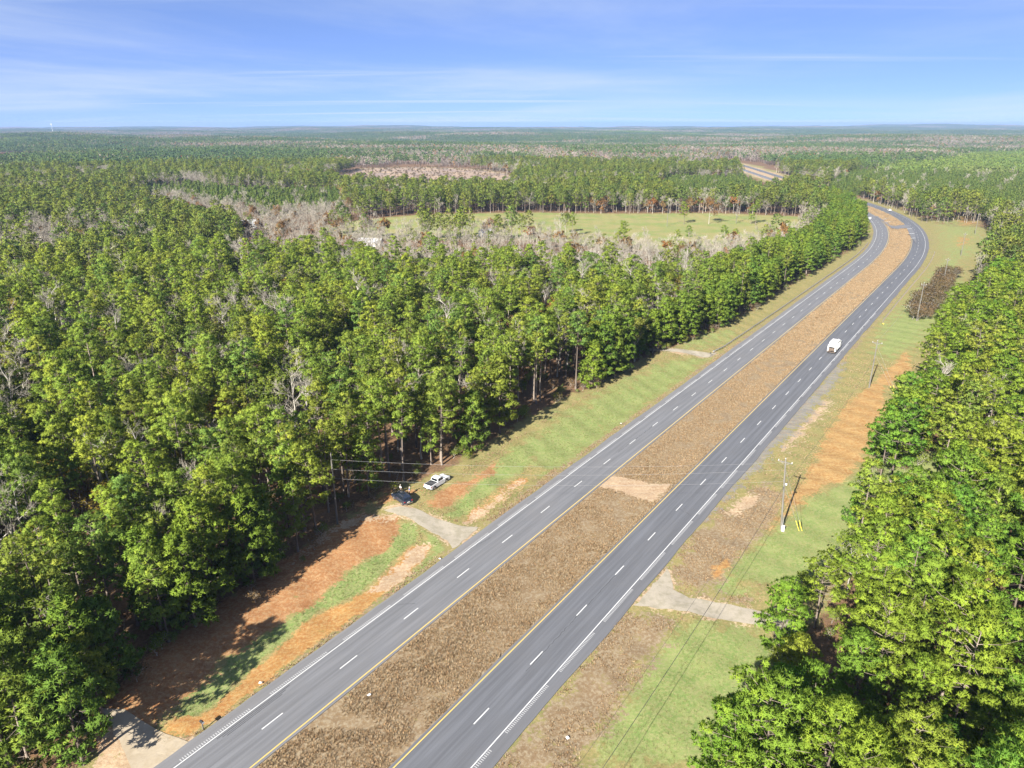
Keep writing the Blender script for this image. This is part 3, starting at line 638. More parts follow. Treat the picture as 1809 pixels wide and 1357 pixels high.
# ------------------------------------------------------------------ where the trees stand
def vnoise(x, y, sc, seed):
    """smooth value noise 0..1"""
    r = np.random.default_rng(seed); T = r.random((64, 64))
    fx = np.asarray(x) / sc; fy = np.asarray(y) / sc; ix = np.floor(fx).astype(int); iy = np.floor(fy).astype(int)
    tx = fx - ix; ty = fy - iy; tx = tx * tx * (3 - 2 * tx); ty = ty * ty * (3 - 2 * ty)
    g = lambda a, b: T[a % 64, b % 64]
    return (g(ix, iy) * (1 - tx) + g(ix + 1, iy) * tx) * (1 - ty) + (g(ix, iy + 1) * (1 - tx) + g(ix + 1, iy + 1) * tx) * ty
def jitter_grid(x0, x1, y0, y1, step, seed):
    r = np.random.default_rng(seed); gx, gy = np.meshgrid(np.arange(x0, x1, step), np.arange(y0, y1, step))
    gx = gx.ravel() + r.uniform(-.42, .42, gx.size) * step; gy = gy.ravel() + r.uniform(-.42, .42, gy.size) * step
    return gx, gy
def wedge(x, y, m=60.0): return (np.abs(x) < y * 0.80 + m) & (y > -m)
BAREPX = PX((420,440),(470,415),(560,418),(640,428),(760,432),(900,432),(1010,428),(1080,445),(1180,462),(1260,462),(1340,450),(1415,425),(1400,460),(1330,500),(1240,525),(1120,535),(1000,520),(900,515),(760,505),(620,495),(500,480),(430,460))
BARE2 = PX((215,365),(300,352),(480,385),(600,372),(640,395),(560,420),(440,430),(330,400))
YOUNG = [PX((200,352),(330,332),(420,340),(600,348),(610,372),(560,385),(440,384),(330,368)), PX((1150,345),(1180,322),(1330,318),(1400,330),(1380,352),(1330,372),(1200,366)),
         PX((1440,352),(1480,320),(1560,296),(1700,272),(1830,262),(1960,262),(1960,420),(1790,410),(1690,372),(1640,380),(1600,366),(1520,346))]
OPEN = [p[0] for p in ZONES['pasture']] + [p[0] for p in ZONES['clear']] + [PX((1286,286),(1298,283),(1330,292),(1375,318),(1385,340),(1365,345),(1335,335),(1305,312))]
TREES = []         # (kind, x, y, rot, scale, variant)
def put(kind, x, y, s=1.0, var=None, rot=None):
    TREES.append((kind, float(x), float(y), float(RNG.uniform(0, 6.28)) if rot is None else rot, float(s), int(RNG.integers(0, 99)) if var is None else var))
def near_trees():
    x, y = jitter_grid(-330, 420, -45, 345, 4.4, 11)
    k = wedge(x, y) & (np.hypot(x, y) < 345); x, y = x[k], y[k]
    s, u = lat(x, y)
    L = inpoly(LEFT_POLY, x, y); Rr = inpoly(RIGHT_POLY, x, y)
    nb = vnoise(x, y, 26, 1); nd = vnoise(x, y, 11, 2); nc = vnoise(x, y, 45, 3); bare = inpoly(BAREPX, x, y)
    d = np.hypot(x, y); rr = RNG.random(len(x))
    op = np.zeros(len(x), bool)
    for P in OPEN: op |= inpoly(P, x, y)
    for i in range(len(x)):
        if op[i] or (d[i] < 26 and y[i] > -40): continue
        if y[i] < 100 and -28 < u[i] < 0: continue
        if L[i] and bare[i] and u[i] > -48: put('bushy', x[i], y[i], RNG.uniform(0.8, 1.1)); continue
        if Rr[i]:
            if rr[i] < 0.30 or nd[i] < 0.12: continue
            if rr[i] > 0.975 and y[i] > 110: put('bare', x[i], y[i], 0.95)
            elif rr[i] > 0.80 and y[i] > 95: put('pine', x[i], y[i], RNG.uniform(0.85, 1.1))
            elif nc[i] > 0.78 and rr[i] > 0.85: put('olive', x[i], y[i], 0.85)
            else: put('lush', x[i], y[i], RNG.uniform(0.72, 1.15))
        elif L[i]:
            if bare[i]:
                if rr[i] < 0.62: put('bare', x[i], y[i], RNG.uniform(0.55, 0.95))
                elif rr[i] < 0.70: put('pine', x[i], y[i], RNG.uniform(0.5, 0.75))
                elif rr[i] < 0.76: put('autumn', x[i], y[i], RNG.uniform(0.5, 0.8))
                elif rr[i] < 0.81: put('olive', x[i], y[i], RNG.uniform(0.5, 0.8))
                continue
            edge = u[i] > -37
            if nd[i] < 0.23 and not edge: 
                if rr[i] < 0.13: put('bare', x[i], y[i], RNG.uniform(0.85, 1.2))
                continue
            if rr[i] < 0.15: continue
            wb = 0.045 + 0.60 * max(0, nb[i] - 0.60) * 2 + (0.08 if d[i] > 230 else 0) + (0.20 if x[i] < -78 and d[i] < 190 and nc[i] > 0.45 else 0)
            q = RNG.random()
            if edge and y[i] <= 205 and q < 0.45: put('bushy', x[i], y[i], RNG.uniform(0.95, 1.3)); continue
            if y[i] > 205 and edge: put('bushy' if q < 0.85 else 'pine', x[i], y[i], RNG.uniform(0.8, 1.1)); continue
            if q < wb: put('bare', x[i], y[i], RNG.uniform(0.85, 1.2))
            elif q < wb + 0.05: put('yellow', x[i], y[i], RNG.uniform(0.7, 1.0))
            elif q < wb + 0.10 + (0.22 if nc[i] > 0.70 else 0): put('olive', x[i], y[i], RNG.uniform(0.7, 1.05))
            elif q < wb + 0.135 and d[i] > 170: put('autumn', x[i], y[i], RNG.uniform(0.6, 0.9))
            else: put('pine', x[i], y[i], RNG.uniform(0.8, 1.14))
near_trees()
# trees one can point to, placed from their crown in the photograph
def by_crown(kind, px, py, zc, s=1.0, var=None):
    x, y = U(px, py, zc); put(kind, x, y, s, var)
for a in [('autumn', 497, 412, 8, 1.0), ('autumn', 187, 352, 8, 1.2), ('autumn', 490, 375, 8, 1.0), ('autumn', 445, 378, 8, .9), ('yellow', 370, 487, 10, 1.0),
          ('autumn', 200, 440, 9, .8), ('autumn', 355, 370, 8, .9), ('yellow', 310, 370, 8, .9), ('autumn', 618, 365, 8, 1.0), ('autumn', 752, 350, 8, 1.1), ('autumn', 690, 352, 8, 1.1),
          ('bare', 665, 340, 8, 1.2), ('autumn', 1055, 352, 8, 1.1), ('autumn', 1140, 300, 8, .9), ('bare', 310, 490, 9, 1.1), ('bare', 478, 555, 9, 1.0), ('bare', 210, 565, 9, .9),
          ('bare', 30, 770, 9, 1.1), ('bare', 20, 650, 9, 1.2), ('bare', 355, 770, 10, 1.0), ('bare', 240, 830, 9, 1.0), ('bare', 545, 740, 10, 1.1), ('bare', 860, 610, 9, 1.0),
          ('bare', 1665, 652, 9, .85), ('autumn', 1325, 438, 6, .7), ('autumn', 1207, 450, 7, .8), ('bare', 990, 410, 7, 1.0), ('bare', 955, 405, 7, 1.0), ('olive', 1000, 395, 7, 1.0),
          ('pine', 1012, 395, 9, .8), ('pine', 935, 345, 9, 1.0), ('pine', 870, 400, 5, .5), ('pine', 800, 395, 5, .45)]:
    by_crown(*a)
for a in [('bushy', 60, 1195, 8, 1.1), ('pine', 150, 1140, 11, .95), ('bushy', 25, 1262, 8, 1.15), ('bushy', 120, 1250, 8, 1.1), ('olive', 90, 1140, 9, .95), ('pine', 20, 1120, 11, 1.0)]:
    by_crown(*a)
def by_base(kind, px, py, s=1.0, var=None): x, y = U(px, py); put(kind, x, y, s, var)
for a in [('autumn', 1252, 398, 1.15), ('pine', 1326, 399, 1.0), ('pine', 1334, 400, .8), ('bare', 1300, 397, .6), ('pine', 1100, 447, .95), ('pine', 1090, 452, .75), ('pine', 1195, 445, .8),
          ('pine', 1215, 448, .7), ('bushy', 1232, 446, .6), ('pine', 1278, 440, .75), ('pine', 1297, 442, .7), ('bushy', 1327, 436, .45), ('pine', 1372, 440, .7), ('pine', 1345, 446, .75),
          ('bushy', 1450, 432, 1.0), ('bushy', 1470, 428, .9), ('bushy', 1440, 445, 1.0), ('pine', 1208, 398, .9), ('bare', 1478, 412, .9),
          ('pine', 1624, 692, 0.85), ('bushy', 1045, 690, 1.05), ('bushy', 1065, 680, 1.1), ('bushy', 1085, 672, 1.0), ('bushy', 1102, 662, 1.05)]:
    by_base(*a)

def mid_trees():
    out = []
    x, y = jitter_grid(-1000, 1150, 200, 1150, 5.4, 21)
    d = np.hypot(x, y); k = wedge(x, y, 40) & (d >= 345) & (d < 1150); x, y, d = x[k], y[k], d[k]
    s, u = lat(x, y); op = np.zeros(len(x), bool)
    for P in OPEN: op |= inpoly(P, x, y)
    L = inpoly(LEFT_POLY, x, y) | inpoly(RIGHT_POLY, x, y) | (y > 520)
    corr = np.where(y < 700, 0, 1) * (np.abs(u) < 23) | ((np.abs(u) < 19))
    bare = inpoly(BAREPX, x, y) | inpoly(BARE2, x, y); yg = np.zeros(len(x), bool)
    for P in YOUNG: yg |= inpoly(P, x, y)
    n1 = vnoise(x, y, 90, 31); n2 = vnoise(x, y, 40, 32); rr = RNG.random(len(x)); q = RNG.random(len(x))
    near_field = (y > 330) & (y < 420) & (np.array([p for p in proj(x, y, 0 * x)[0]]) > 540) & (proj(x, y, 0 * x)[0] < 1420)
    for i in range(len(x)):
        if op[i] or corr[i] or not L[i]: continue
        sc = RNG.uniform(0.8, 1.1)
        if -48 < u[i] < 0 and y[i] < 660:
            if rr[i] < 0.1: continue
            kd = 'bushy'
        elif near_field[i] or bare[i]:
            if rr[i] < 0.35: continue
            sc *= 0.75
            kd = 'mbare' if q[i] < 0.86 else 'mpine' if q[i] < 0.92 else 'mautumn'; sc *= 0.75 if kd == 'mpine' else 1
        elif yg[i]:
            if rr[i] < 0.04: continue
            kd = 'myoung' if q[i] < 0.985 else 'mbare'; sc *= 0.95
        else:
            if rr[i] < 0.18: continue
            hw = 0.12 + (0.5 if n1[i] > 0.62 else 0) + (0.25 if n2[i] > 0.68 else 0)
            kd = 'mbare' if q[i] < hw else 'mautumn' if q[i] < hw + 0.035 + (0.07 if n1[i] > 0.55 else 0) else 'mpine'
        out.append((kd, x[i], y[i], RNG.uniform(0, 6.28), sc, int(RNG.integers(0, 99))))
    return out
MID = mid_trees()

# ------------------------------------------------------------------ individuals: the largest of each kind; the rest one wood
def place_individuals():
    fam = {'pine': 'pine', 'lush': 'pine', 'bushy': 'pine', 'bare': 'bare', 'autumn': 'leafy', 'yellow': 'leafy', 'olive': 'leafy'}
    LOOK = {'pine': ('pine_tree', 'tall green pine with bare lower trunk', 'tall pines'), 'lush': ('pine_tree', 'broad lush green pine', 'lush pines'),
            'bushy': ('pine_tree', 'bushy low crowned green pine', 'bushy pines'), 'bare': ('bare_tree', 'leafless pale grey tree', 'leafless trees'),
            'autumn': ('autumn_tree', 'rust orange autumn tree', 'rust autumn trees'), 'yellow': ('autumn_tree', 'yellow green autumn tree', 'yellowing trees'),
            'olive': ('leafy_tree', 'rounded olive green leafy tree', 'olive green trees')}
    past = [p[0] for p in ZONES['pasture']][0]
    def where(st, u, x, y):
        if inpoly(past, [x], [y])[0]: return 'standing in the open pasture'
        if u > 0:
            if st < 235: return 'beyond the pale driveway under the lush pines'
            if st < 330: return 'at the edge of the orange dirt strip' if u < 62 else 'in the woods behind the orange dirt strip'
            return 'in the woods beside the brown thicket'
        if u > -48:
            return 'along the top of the red clay bank' if st < 212 else 'at the woods edge behind the parked cars' if st < 250 else 'at the woods edge above the mown verge' if st < 335 else 'in the row behind the long guardrail'
        if st > 300 and math.hypot(x, y) > 260: return 'in the mixed woods just short of the pasture'
        return 'deep in the woods behind the red clay bank' if st < 212 else 'deep in the woods behind the parked cars' if st < 285 else 'in the middle of the dense pine woods'
    T = []
    for t in TREES:
        px, py = proj(t[1], t[2], 9.0); d = math.hypot(t[1], t[2], CAMH)
        T.append((not (-60 < px < 1870 and 200 < py < 1440 and t[2] > 20), d, t))
    T.sort(key=lambda a: (a[0], a[1])); cnt = {}; rest = []
    xs = np.array([t[2][1] for t in T]); ys = np.array([t[2][2] for t in T]); zs = gz(xs, ys)
    for (outv, d, t), z in zip(T, zs):
        f = fam[t[0]]; cnt[f] = cnt.get(f, 0)
        if outv or cnt[f] >= 295: rest.append((*t, z)); continue
        cnt[f] += 1; nm, lb, gp = LOOK[t[0]]; st_, u_ = lat([t[1]], [t[2]]); w_ = where(float(st_[0]), float(u_[0]), t[1], t[2]); lb = lb + ' ' + w_; gp = gp + ' ' + w_
        tm, cm = PROTO[t[0]][t[5] % len(PROTO[t[0]])]
        o = thing(nm, lb, nm.replace('_', ' '), (t[1], t[2], z - 0.05), t[3], gp, t[4])
        obj('trunk', tm, o); obj('crown', cm, o)
    return rest
REST = place_individuals()

def scatter_tree(name, coll_names):
    ng = bpy.data.node_groups.new(name, 'GeometryNodeTree')
    ng.interface.new_socket(name='Geometry', in_out='INPUT', socket_type='NodeSocketGeometry')
    ng.interface.new_socket(name='Geometry', in_out='OUTPUT', socket_type='NodeSocketGeometry')
    gi = ng.nodes.new('NodeGroupInput'); go = ng.nodes.new('NodeGroupOutput'); jn = ng.nodes.new('GeometryNodeJoinGeometry')
    def na(n, dt):
        a = ng.nodes.new('GeometryNodeInputNamedAttribute'); a.data_type = dt; a.inputs[0].default_value = n
        return next(o for o in a.outputs if o.enabled and o.name == 'Attribute')
    ai, ar, asc = na('idx', 'INT'), na('rot', 'FLOAT_VECTOR'), na('scl', 'FLOAT')
    for c in coll_names:
        ci = ng.nodes.new('GeometryNodeCollectionInfo'); ci.inputs['Collection'].default_value = c
        ci.inputs['Separate Children'].default_value = True; ci.inputs['Reset Children'].default_value = True
        ip = ng.nodes.new('GeometryNodeInstanceOnPoints'); ip.inputs['Pick Instance'].default_value = True
        ng.links.new(gi.outputs[0], ip.inputs['Points']); ng.links.new(ci.outputs[0], ip.inputs['Instance'])
        ng.links.new(ai, ip.inputs['Instance Index']); ng.links.new(ar, ip.inputs['Rotation']); ng.links.new(asc, ip.inputs['Scale'])
        ng.links.new(ip.outputs[0], jn.inputs[0])
    ng.links.new(jn.outputs[0], go.inputs[0]); return ng
def coll_of(name, meshes):
    c = bpy.data.collections.new(name)
    for i, me in enumerate(meshes): c.objects.link(bpy.data.objects.new('%s_%03d' % (name, i), me))
    return c
def scatter(name, rows, colls, label, cat, parent=None):
    """rows: x,y,z,rot,scale,idx"""
    R_ = np.asarray(rows, float); me = bpy.data.meshes.new(name)
    me.vertices.add(len(R_)); me.vertices.foreach_set('co', R_[:, :3].astype(np.float32).ravel())
    a = me.attributes.new('rot', 'FLOAT_VECTOR', 'POINT'); v = np.zeros((len(R_), 3), np.float32); v[:, 2] = R_[:, 3]; a.data.foreach_set('vector', v.ravel())
    a = me.attributes.new('scl', 'FLOAT', 'POINT'); a.data.foreach_set('value', R_[:, 4].astype(np.float32))
    a = me.attributes.new('idx', 'INT', 'POINT'); a.data.foreach_set('value', R_[:, 5].astype(np.int32))
    o = obj(name, me, parent); o['kind'] = 'stuff'
    if label: o['label'] = label; o['category'] = cat
    md = o.modifiers.new('scatter', 'NODES'); md.node_group = scatter_tree(name, colls); return o
KINDS = list(PROTO); OFF = {}; trunks = []; crowns = []
for k in KINDS:
    OFF[k] = len(trunks); trunks += [p[0] for p in PROTO[k]]; crowns += [p[1] for p in PROTO[k]]
CT, CC = coll_of('tree_trunk', trunks), coll_of('tree_crown', crowns)
def row(t, z): return (t[1], t[2], z - 0.05, t[3], t[4], OFF[t[0]] + t[5] % len(PROTO[t[0]]))
mz_ = gz(np.array([t[1] for t in MID]), np.array([t[2] for t in MID]))
scatter('wood', [row(t[:6], t[6]) for t in REST], [CT, CC], 'dense green pine wood standing behind the nearest trees', 'wood')
scatter('far_wood', [row(t, z) for t, z in zip(MID, mz_)], [CT, CC], 'mixed pine and leafless woods around the pasture and clearing', 'wood')

# ------------------------------------------------------------------ woods from 1.1 km to the horizon: patches of small trees
def tile(seed, mix, size=90.0, step=7.2):
    r = np.random.default_rng(seed); parts = []; mi = []; ti = []
    gx, gy = np.meshgrid(np.arange(-size / 2, size / 2, step), np.arange(-size / 2, size / 2, step))
    gx = gx.ravel() + r.uniform(-3, 3, gx.size); gy = gy.ravel() + r.uniform(-3, 3, gy.size)
    Vs, Fs, o = [], [], 0
    for x, y in zip(gx, gy):
        q = r.random(); kind = 0 if q < mix[0] else 1 if q < mix[0] + mix[1] else 2
        H = r.uniform(12, 18) * (0.62 if mix[0] > 1 else 1); n = 22
        c = np.array([x, y, 0]); R = r.uniform(2.6, 3.9); zc = H * (0.68 if kind == 0 else 0.6); hz = H * (0.34 if kind == 0 else 0.4)
        if mix[0] > 1: R *= 0.75; zc = H * 0.5; hz = H * 0.5
        v = r.normal(0, 1, (n, 3)); v /= np.linalg.norm(v, axis=1, keepdims=True)
        p = c + v * [R, R, hz] * r.uniform(0.6, 1, (n, 1)) + [0, 0, zc]
        sz = r.uniform(0.8, 1.5, (n, 1)) if kind != 1 else r.uniform(0.5, 1.0, (n, 1))
        a = r.normal(0, 1, (n, 3)); a /= np.linalg.norm(a, axis=1, keepdims=True); b = np.cross(a, r.normal(0, 1, (n, 3))); b /= np.linalg.norm(b, axis=1, keepdims=True)
        if kind == 1: a = a * 0.4 + np.array([0, 0, 1.0])
        V = np.stack([p - a * sz, p + a * sz * 0.6 + b * sz * 0.9, p + a * sz * 0.6 - b * sz * 0.9], 1).reshape(-1, 3)
        tv, tf = tubes([(x, y, 0, 0.22, x, y, zc, 0.12)], 3)
        F = np.arange(len(V)).reshape(-1, 3)
        Vs += [V, tv]; Fs += [F + o, tf + o + len(V)]; o += len(V) + len(tv)
        mi += [kind] * n + [3] * len(tf); ti += [r.uniform(0.1, 0.9)] * (len(V) + len(tv))
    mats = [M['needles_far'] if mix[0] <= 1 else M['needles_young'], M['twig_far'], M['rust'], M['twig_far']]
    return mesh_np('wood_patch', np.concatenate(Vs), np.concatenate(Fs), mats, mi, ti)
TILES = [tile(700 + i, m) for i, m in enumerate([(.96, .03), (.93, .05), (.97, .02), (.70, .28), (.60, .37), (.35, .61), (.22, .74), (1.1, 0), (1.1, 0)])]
CP = coll_of('wood_patch', TILES)
def far_tiles():
    rows = []
    gx, gy = np.meshgrid(np.arange(-11600, 11700, 84.0), np.arange(300, 12900, 84.0)); x = gx.ravel(); y = gy.ravel()
    x = x + RNG.uniform(-12, 12, len(x)); y = y + RNG.uniform(-12, 12, len(x))
    d = np.hypot(x, y); k = (np.abs(x) < y * 0.84 + 120) & (d > 1185) & (d < 13300); x, y, d = x[k], y[k], d[k]
    s, u = lat(x, y); op = np.zeros(len(x), bool)
    for P in OPEN: op |= poly_w(P, x, y, 45) > 0.05
    op |= (np.abs(u) < 50) & (y < 1600)
    n1 = vnoise(x * 0.55, y, 420, 41); n2 = vnoise(x * 0.7, y, 170, 42); n3 = vnoise(x, y * 0.6, 900, 43); z = gz(x, y)
    yg = inpoly(YOUNG[2], x, y) | ((n3 > 0.80) & (n1 < 0.5))
    for i in range(len(x)):
        if op[i]: continue
        v = n1[i] * 0.6 + n2[i] * 0.4
        if yg[i]: t = 7 + int(RNG.integers(0, 2))
        elif v > 0.62: t = int(RNG.integers(5, 7))
        elif v > 0.53: t = int(RNG.integers(3, 5))
        else: t = int(RNG.integers(0, 3))
        rows.append((x[i], y[i], z[i] - 0.4, RNG.integers(0, 4) * math.pi / 2 + RNG.uniform(-.2, .2), RNG.uniform(0.92, 1.12), t))
    return rows
scatter('distant_wood', far_tiles(), [CP], 'distant rolling woods reaching to the horizon', 'wood')

# ------------------------------------------------------------------ grass and forest-edge growth
def tuft_mesh(seed, n, h, w, m):
    r = np.random.default_rng(seed); a = r.uniform(0, 6.28, n); b = r.uniform(0.1, 0.9, n)
    base = np.stack([np.cos(a), np.sin(a), 0 * a], 1) * r.uniform(0.02, 0.14, (n, 1))
    d = np.stack([np.cos(a) * np.sin(b), np.sin(a) * np.sin(b), np.cos(b)], 1) * (h * r.uniform(0.6, 1.2, (n, 1)))
    t = np.stack([-np.sin(a), np.cos(a), 0 * a], 1) * w
    V = np.stack([base - t, base + t, base + d], 1).reshape(-1, 3)
    return mesh_np('tuft', V, np.arange(len(V)).reshape(-1, 3), [m], tint=np.repeat(r.uniform(0, 1, n), 3))
M['straw'] = foliage('dry_straw', [(0.2725, 0.1992, 0.1165), (0.3707, 0.3017, 0.1981), (0.2072, 0.1423, 0.0791), (0.3162, 0.239, 0.1398)], 0.2, 0.5)
M['grassblade'] = foliage('grass_blades', [(0.135, 0.185, 0.06), (0.19, 0.21, 0.085), (0.22, 0.2, 0.095), (0.16, 0.2, 0.065)], 0.2, 0.5)
TS = coll_of('dry_tuft', [tuft_mesh(800 + i, 14, 0.27, 0.034, M['straw']) for i in range(4)])
TG = coll_of('green_tuft', [tuft_mesh(810 + i, 10, 0.17, 0.03, M['grassblade']) for i in range(4)])
def grass():
    n = 130000; s = 40 + (RNG.random(n) ** 2.1) * 840; u = RNG.uniform(-5.9, 5.9, n); x, y, _ = on_road(s, u)
    cr = inpoly(ZONES['pale'][7][0], x, y); nn = vnoise(x, y, 2.2, 51) * 0.6 + vnoise(x, y, 6, 52) * 0.4
    k = ~cr & (nn > 0.28) & wedge(x, y, 15); x, y, nn = x[k], y[k], nn[k]; z = gz(x, y)
    scatter('median_grass', np.stack([x, y, z - 0.02, RNG.uniform(0, 6.28, len(x)), (0.35 + 1.15 * nn * RNG.uniform(0.5, 1.3, len(x))) * np.clip(np.hypot(x, y) / 170, 1, 1.7), RNG.integers(0, 4, len(x))], 1), [TS],
            'tufty dry brown grass covering the median between the carriageways', 'grass')
    n = 150000; s = 40 + (RNG.random(n) ** 1.5) * 330; u = np.where(RNG.random(n) < 0.5, RNG.uniform(15.7, 40, n), RNG.uniform(-32, -15.5, n)); x, y, _ = on_road(s, u)
    k = wedge(x, y, 10) & ~(inpoly(LEFT_POLY, x, y)) & ~inpoly(RIGHT_POLY, x, y); x, y, u = x[k], y[k], u[k]
    bad = np.zeros_like(x); dry = np.zeros_like(x); grn = np.zeros_like(x)
    for nm in ('red', 'orange', 'tan', 'pale', 'gravel'):
        for P, so, kk in ZONES[nm]: bad = np.maximum(bad, poly_w(P, x, y, 0.8))
    for P, so, kk in ZONES['dry']: dry = np.maximum(dry, poly_w(P, x, y, so))
    for P, so, kk in ZONES['green']: grn = np.maximum(grn, poly_w(P, x, y, so))
    nn = vnoise(x, y, 3.0, 53); ed = np.abs(np.abs(u) - 16.2) < 0.9
    keep = (RNG.random(len(x)) > bad * 1.6) & (nn > 0.3); isdry = (dry > 0.5) | (ed & (RNG.random(len(x)) < 0.6)) | ((grn < 0.3) & (RNG.random(len(x)) < 0.45))
    for nm, kk, cl, lb in (('verge_grass', keep & ~isdry, TG, 'short green grass on the roadside verges'), ('dry_verge_grass', keep & isdry, TS, 'dry tan grass along the asphalt edges')):
        X, Y = x[kk], y[kk]; Z = gz(X, Y)
        scatter(nm, np.stack([X, Y, Z - 0.02, RNG.uniform(0, 6.28, len(X)), RNG.uniform(0.45, 1.05, len(X)), RNG.integers(0, 4, len(X))], 1), [cl], lb, 'grass')
grass()
def undergrowth():
    rows = []
    for line, off in ((LB[3:27], 0.5), (RB[1:], -1.0)):
        for (a, b) in zip(line[:-1], line[1:]):
            L = math.hypot(b[0] - a[0], b[1] - a[1]); n = max(1, int(L / 2.0))
            for k in range(n):
                if RNG.random() < 0.35: continue
                t = (k + RNG.random()) / n; x = a[0] + (b[0] - a[0]) * t + RNG.normal(0, 1.6) - off * 1.5; y = a[1] + (b[1] - a[1]) * t + RNG.normal(0, 1.4)
                kd = 'sapling' if RNG.random() < 0.7 else 'shrub'
                rows.append((kd, x, y, RNG.uniform(0, 6.28), RNG.uniform(0.3, 0.75), int(RNG.integers(0, 9))))
    x, y = jitter_grid(-200, 300, 30, 300, 7.0, 77)
    k = wedge(x, y, 20) & (inpoly(LEFT_POLY, x, y) | inpoly(RIGHT_POLY, x, y))
    for a, b in zip(x[k], y[k]): rows.append(('shrub' if RNG.random() < 0.6 else 'sapling', a, b, RNG.uniform(0, 6.28), RNG.uniform(0.4, 1.0), int(RNG.integers(0, 9))))
    z = gz(np.array([r[1] for r in rows]), np.array([r[2] for r in rows]))
    scatter('undergrowth', [row(t, q) for t, q in zip(rows, z)], [CT, CC], 'low scrubby undergrowth along and under the woods', 'undergrowth')
undergrowth()

# ------------------------------------------------------------------ small mesh builders for made things
def bm_obj(name, bm, m, parent=None, bevel=0.0, seg=2, smooth=True, loc=(0, 0, 0)):
    if bevel: bmesh.ops.bevel(bm, geom=[e for e in bm.edges if e.calc_face_angle(0) > 0.5], offset=bevel, segments=seg, profile=0.6, affect='EDGES')
    bmesh.ops.recalc_face_normals(bm, faces=bm.faces[:])
    me = bpy.data.meshes.new(name); bm.to_mesh(me); bm.free()
    for k in (m if isinstance(m, (list, tuple)) else [m]): me.materials.append(k)
    if smooth:
        me.polygons.foreach_set('use_smooth', [True] * len(me.polygons)); me.set_sharp_from_angle(angle=math.radians(35))
    o = obj(name, me, parent, loc); return o
def add_box(bm, x0, x1, y0, y1, z0, z1, top=(0, 0)):
    """box, its top face drawn in by (dx, dy)"""
    v = [bm.verts.new((x, y, z)) for z, k in ((z0, 0), (z1, 1)) for x, y in ((x0 + k * top[0], y0 + k * top[1]), (x1 - k * top[0], y0 + k * top[1]), (x1 - k * top[0], y1 - k * top[1]), (x0 + k * top[0], y1 - k * top[1]))]
    for f in ((3, 2, 1, 0), (4, 5, 6, 7), (0, 1, 5, 4), (1, 2, 6, 5), (2, 3, 7, 6), (3, 0, 4, 7)): bm.faces.new([v[i] for i in f])
def add_profile(bm, prof, hw, hw_top=None, zt=None, zb=None):
    """side outline (y, z) extruded across x; the half width runs from hw (at zb) to hw_top (at zt)"""
    def w(z):
        if hw_top is None: return hw
        t = min(1, max(0, (z - zb) / (zt - zb))); return hw + (hw_top - hw) * t
    L = [bm.verts.new((-w(z), y, z)) for y, z in prof]; R = [bm.verts.new((w(z), y, z)) for y, z in prof]
    bm.faces.new(L); bm.faces.new(R[::-1]); n = len(prof)
    for i in range(n): bm.faces.new([L[i], R[i], R[(i + 1) % n], L[(i + 1) % n]][::-1])
def add_quad(bm, pts): bm.faces.new([bm.verts.new(p) for p in pts])
def add_cyl(bm, c, axis, r, h, n=14, r2=None):
    a = Vector(axis).normalized(); mtx = Matrix.Translation(Vector(c)) @ a.to_track_quat('Z', 'Y').to_matrix().to_4x4()
    bmesh.ops.create_cone(bm, cap_ends=True, segments=n, radius1=r, radius2=r if r2 is None else r2, depth=h, matrix=mtx)
def part(name, m, parent, fn, bevel=0.0, **k):
    bm = bmesh.new(); fn(bm); return bm_obj(name, bm, m, parent, bevel, **k)
M['white_car'] = simple('white_car_paint', (0.72, 0.73, 0.74), 0.3, 0, 0.03, 2, 0.5, 0.4); M['dark_car'] = simple('dark_blue_car_paint', (0.020, 0.028, 0.050), 0.25, 0.2, 0.1, 2, 0.5, 0.6)
M['glass'] = simple('dark_car_glass', (0.012, 0.015, 0.018), 0.08, 0, 0.1, 2, 0.6); M['tyre'] = simple('tyre_rubber', (0.022, 0.022, 0.023), 0.85)
M['rim'] = simple('alloy_rim', (0.45, 0.46, 0.48), 0.3, 0.8); M['black'] = simple('black_plastic', (0.025, 0.025, 0.027), 0.6); M['chrome'] = simple('dull_chrome', (0.5, 0.5, 0.52), 0.25, 0.9)
M['redlamp'] = simple('red_lamp', (0.35, 0.02, 0.02), 0.25); M['clearlamp'] = simple('clear_lamp', (0.7, 0.72, 0.75), 0.15); M['plate'] = simple('number_plate', (0.62, 0.62, 0.6), 0.5)
M['bedcover'] = simple('black_bed_cover', (0.035, 0.036, 0.04), 0.7); M['truckwhite'] = simple('white_truck_paint', (0.70, 0.70, 0.69), 0.45, 0, 0.05, 1.2); M['grime'] = simple('grimy_steel', (0.17, 0.13, 0.10), 0.8, 0.2, 0.3, 3)
M['pole'] = simple('weathered_pole_wood', (0.16, 0.15, 0.13), 0.9, 0, 0.2, 5); M['galv'] = simple('galvanised_steel', (0.42, 0.43, 0.43), 0.5, 0.6, 0.15, 3)
M['porcelain'] = simple('pale_insulator', (0.55, 0.56, 0.58), 0.3); M['wire'] = simple('aluminium_wire', (0.30, 0.30, 0.30), 0.5, 0.3); M['cable'] = simple('black_cable', (0.05, 0.05, 0.05), 0.7)
M['guy'] = simple('yellow_guy_guard', (0.62, 0.50, 0.08), 0.5); M['postwood'] = simple('dark_guard_post', (0.16, 0.13, 0.10), 0.9); M['boxwhite'] = simple('white_box_metal', (0.65, 0.65, 0.65), 0.5)

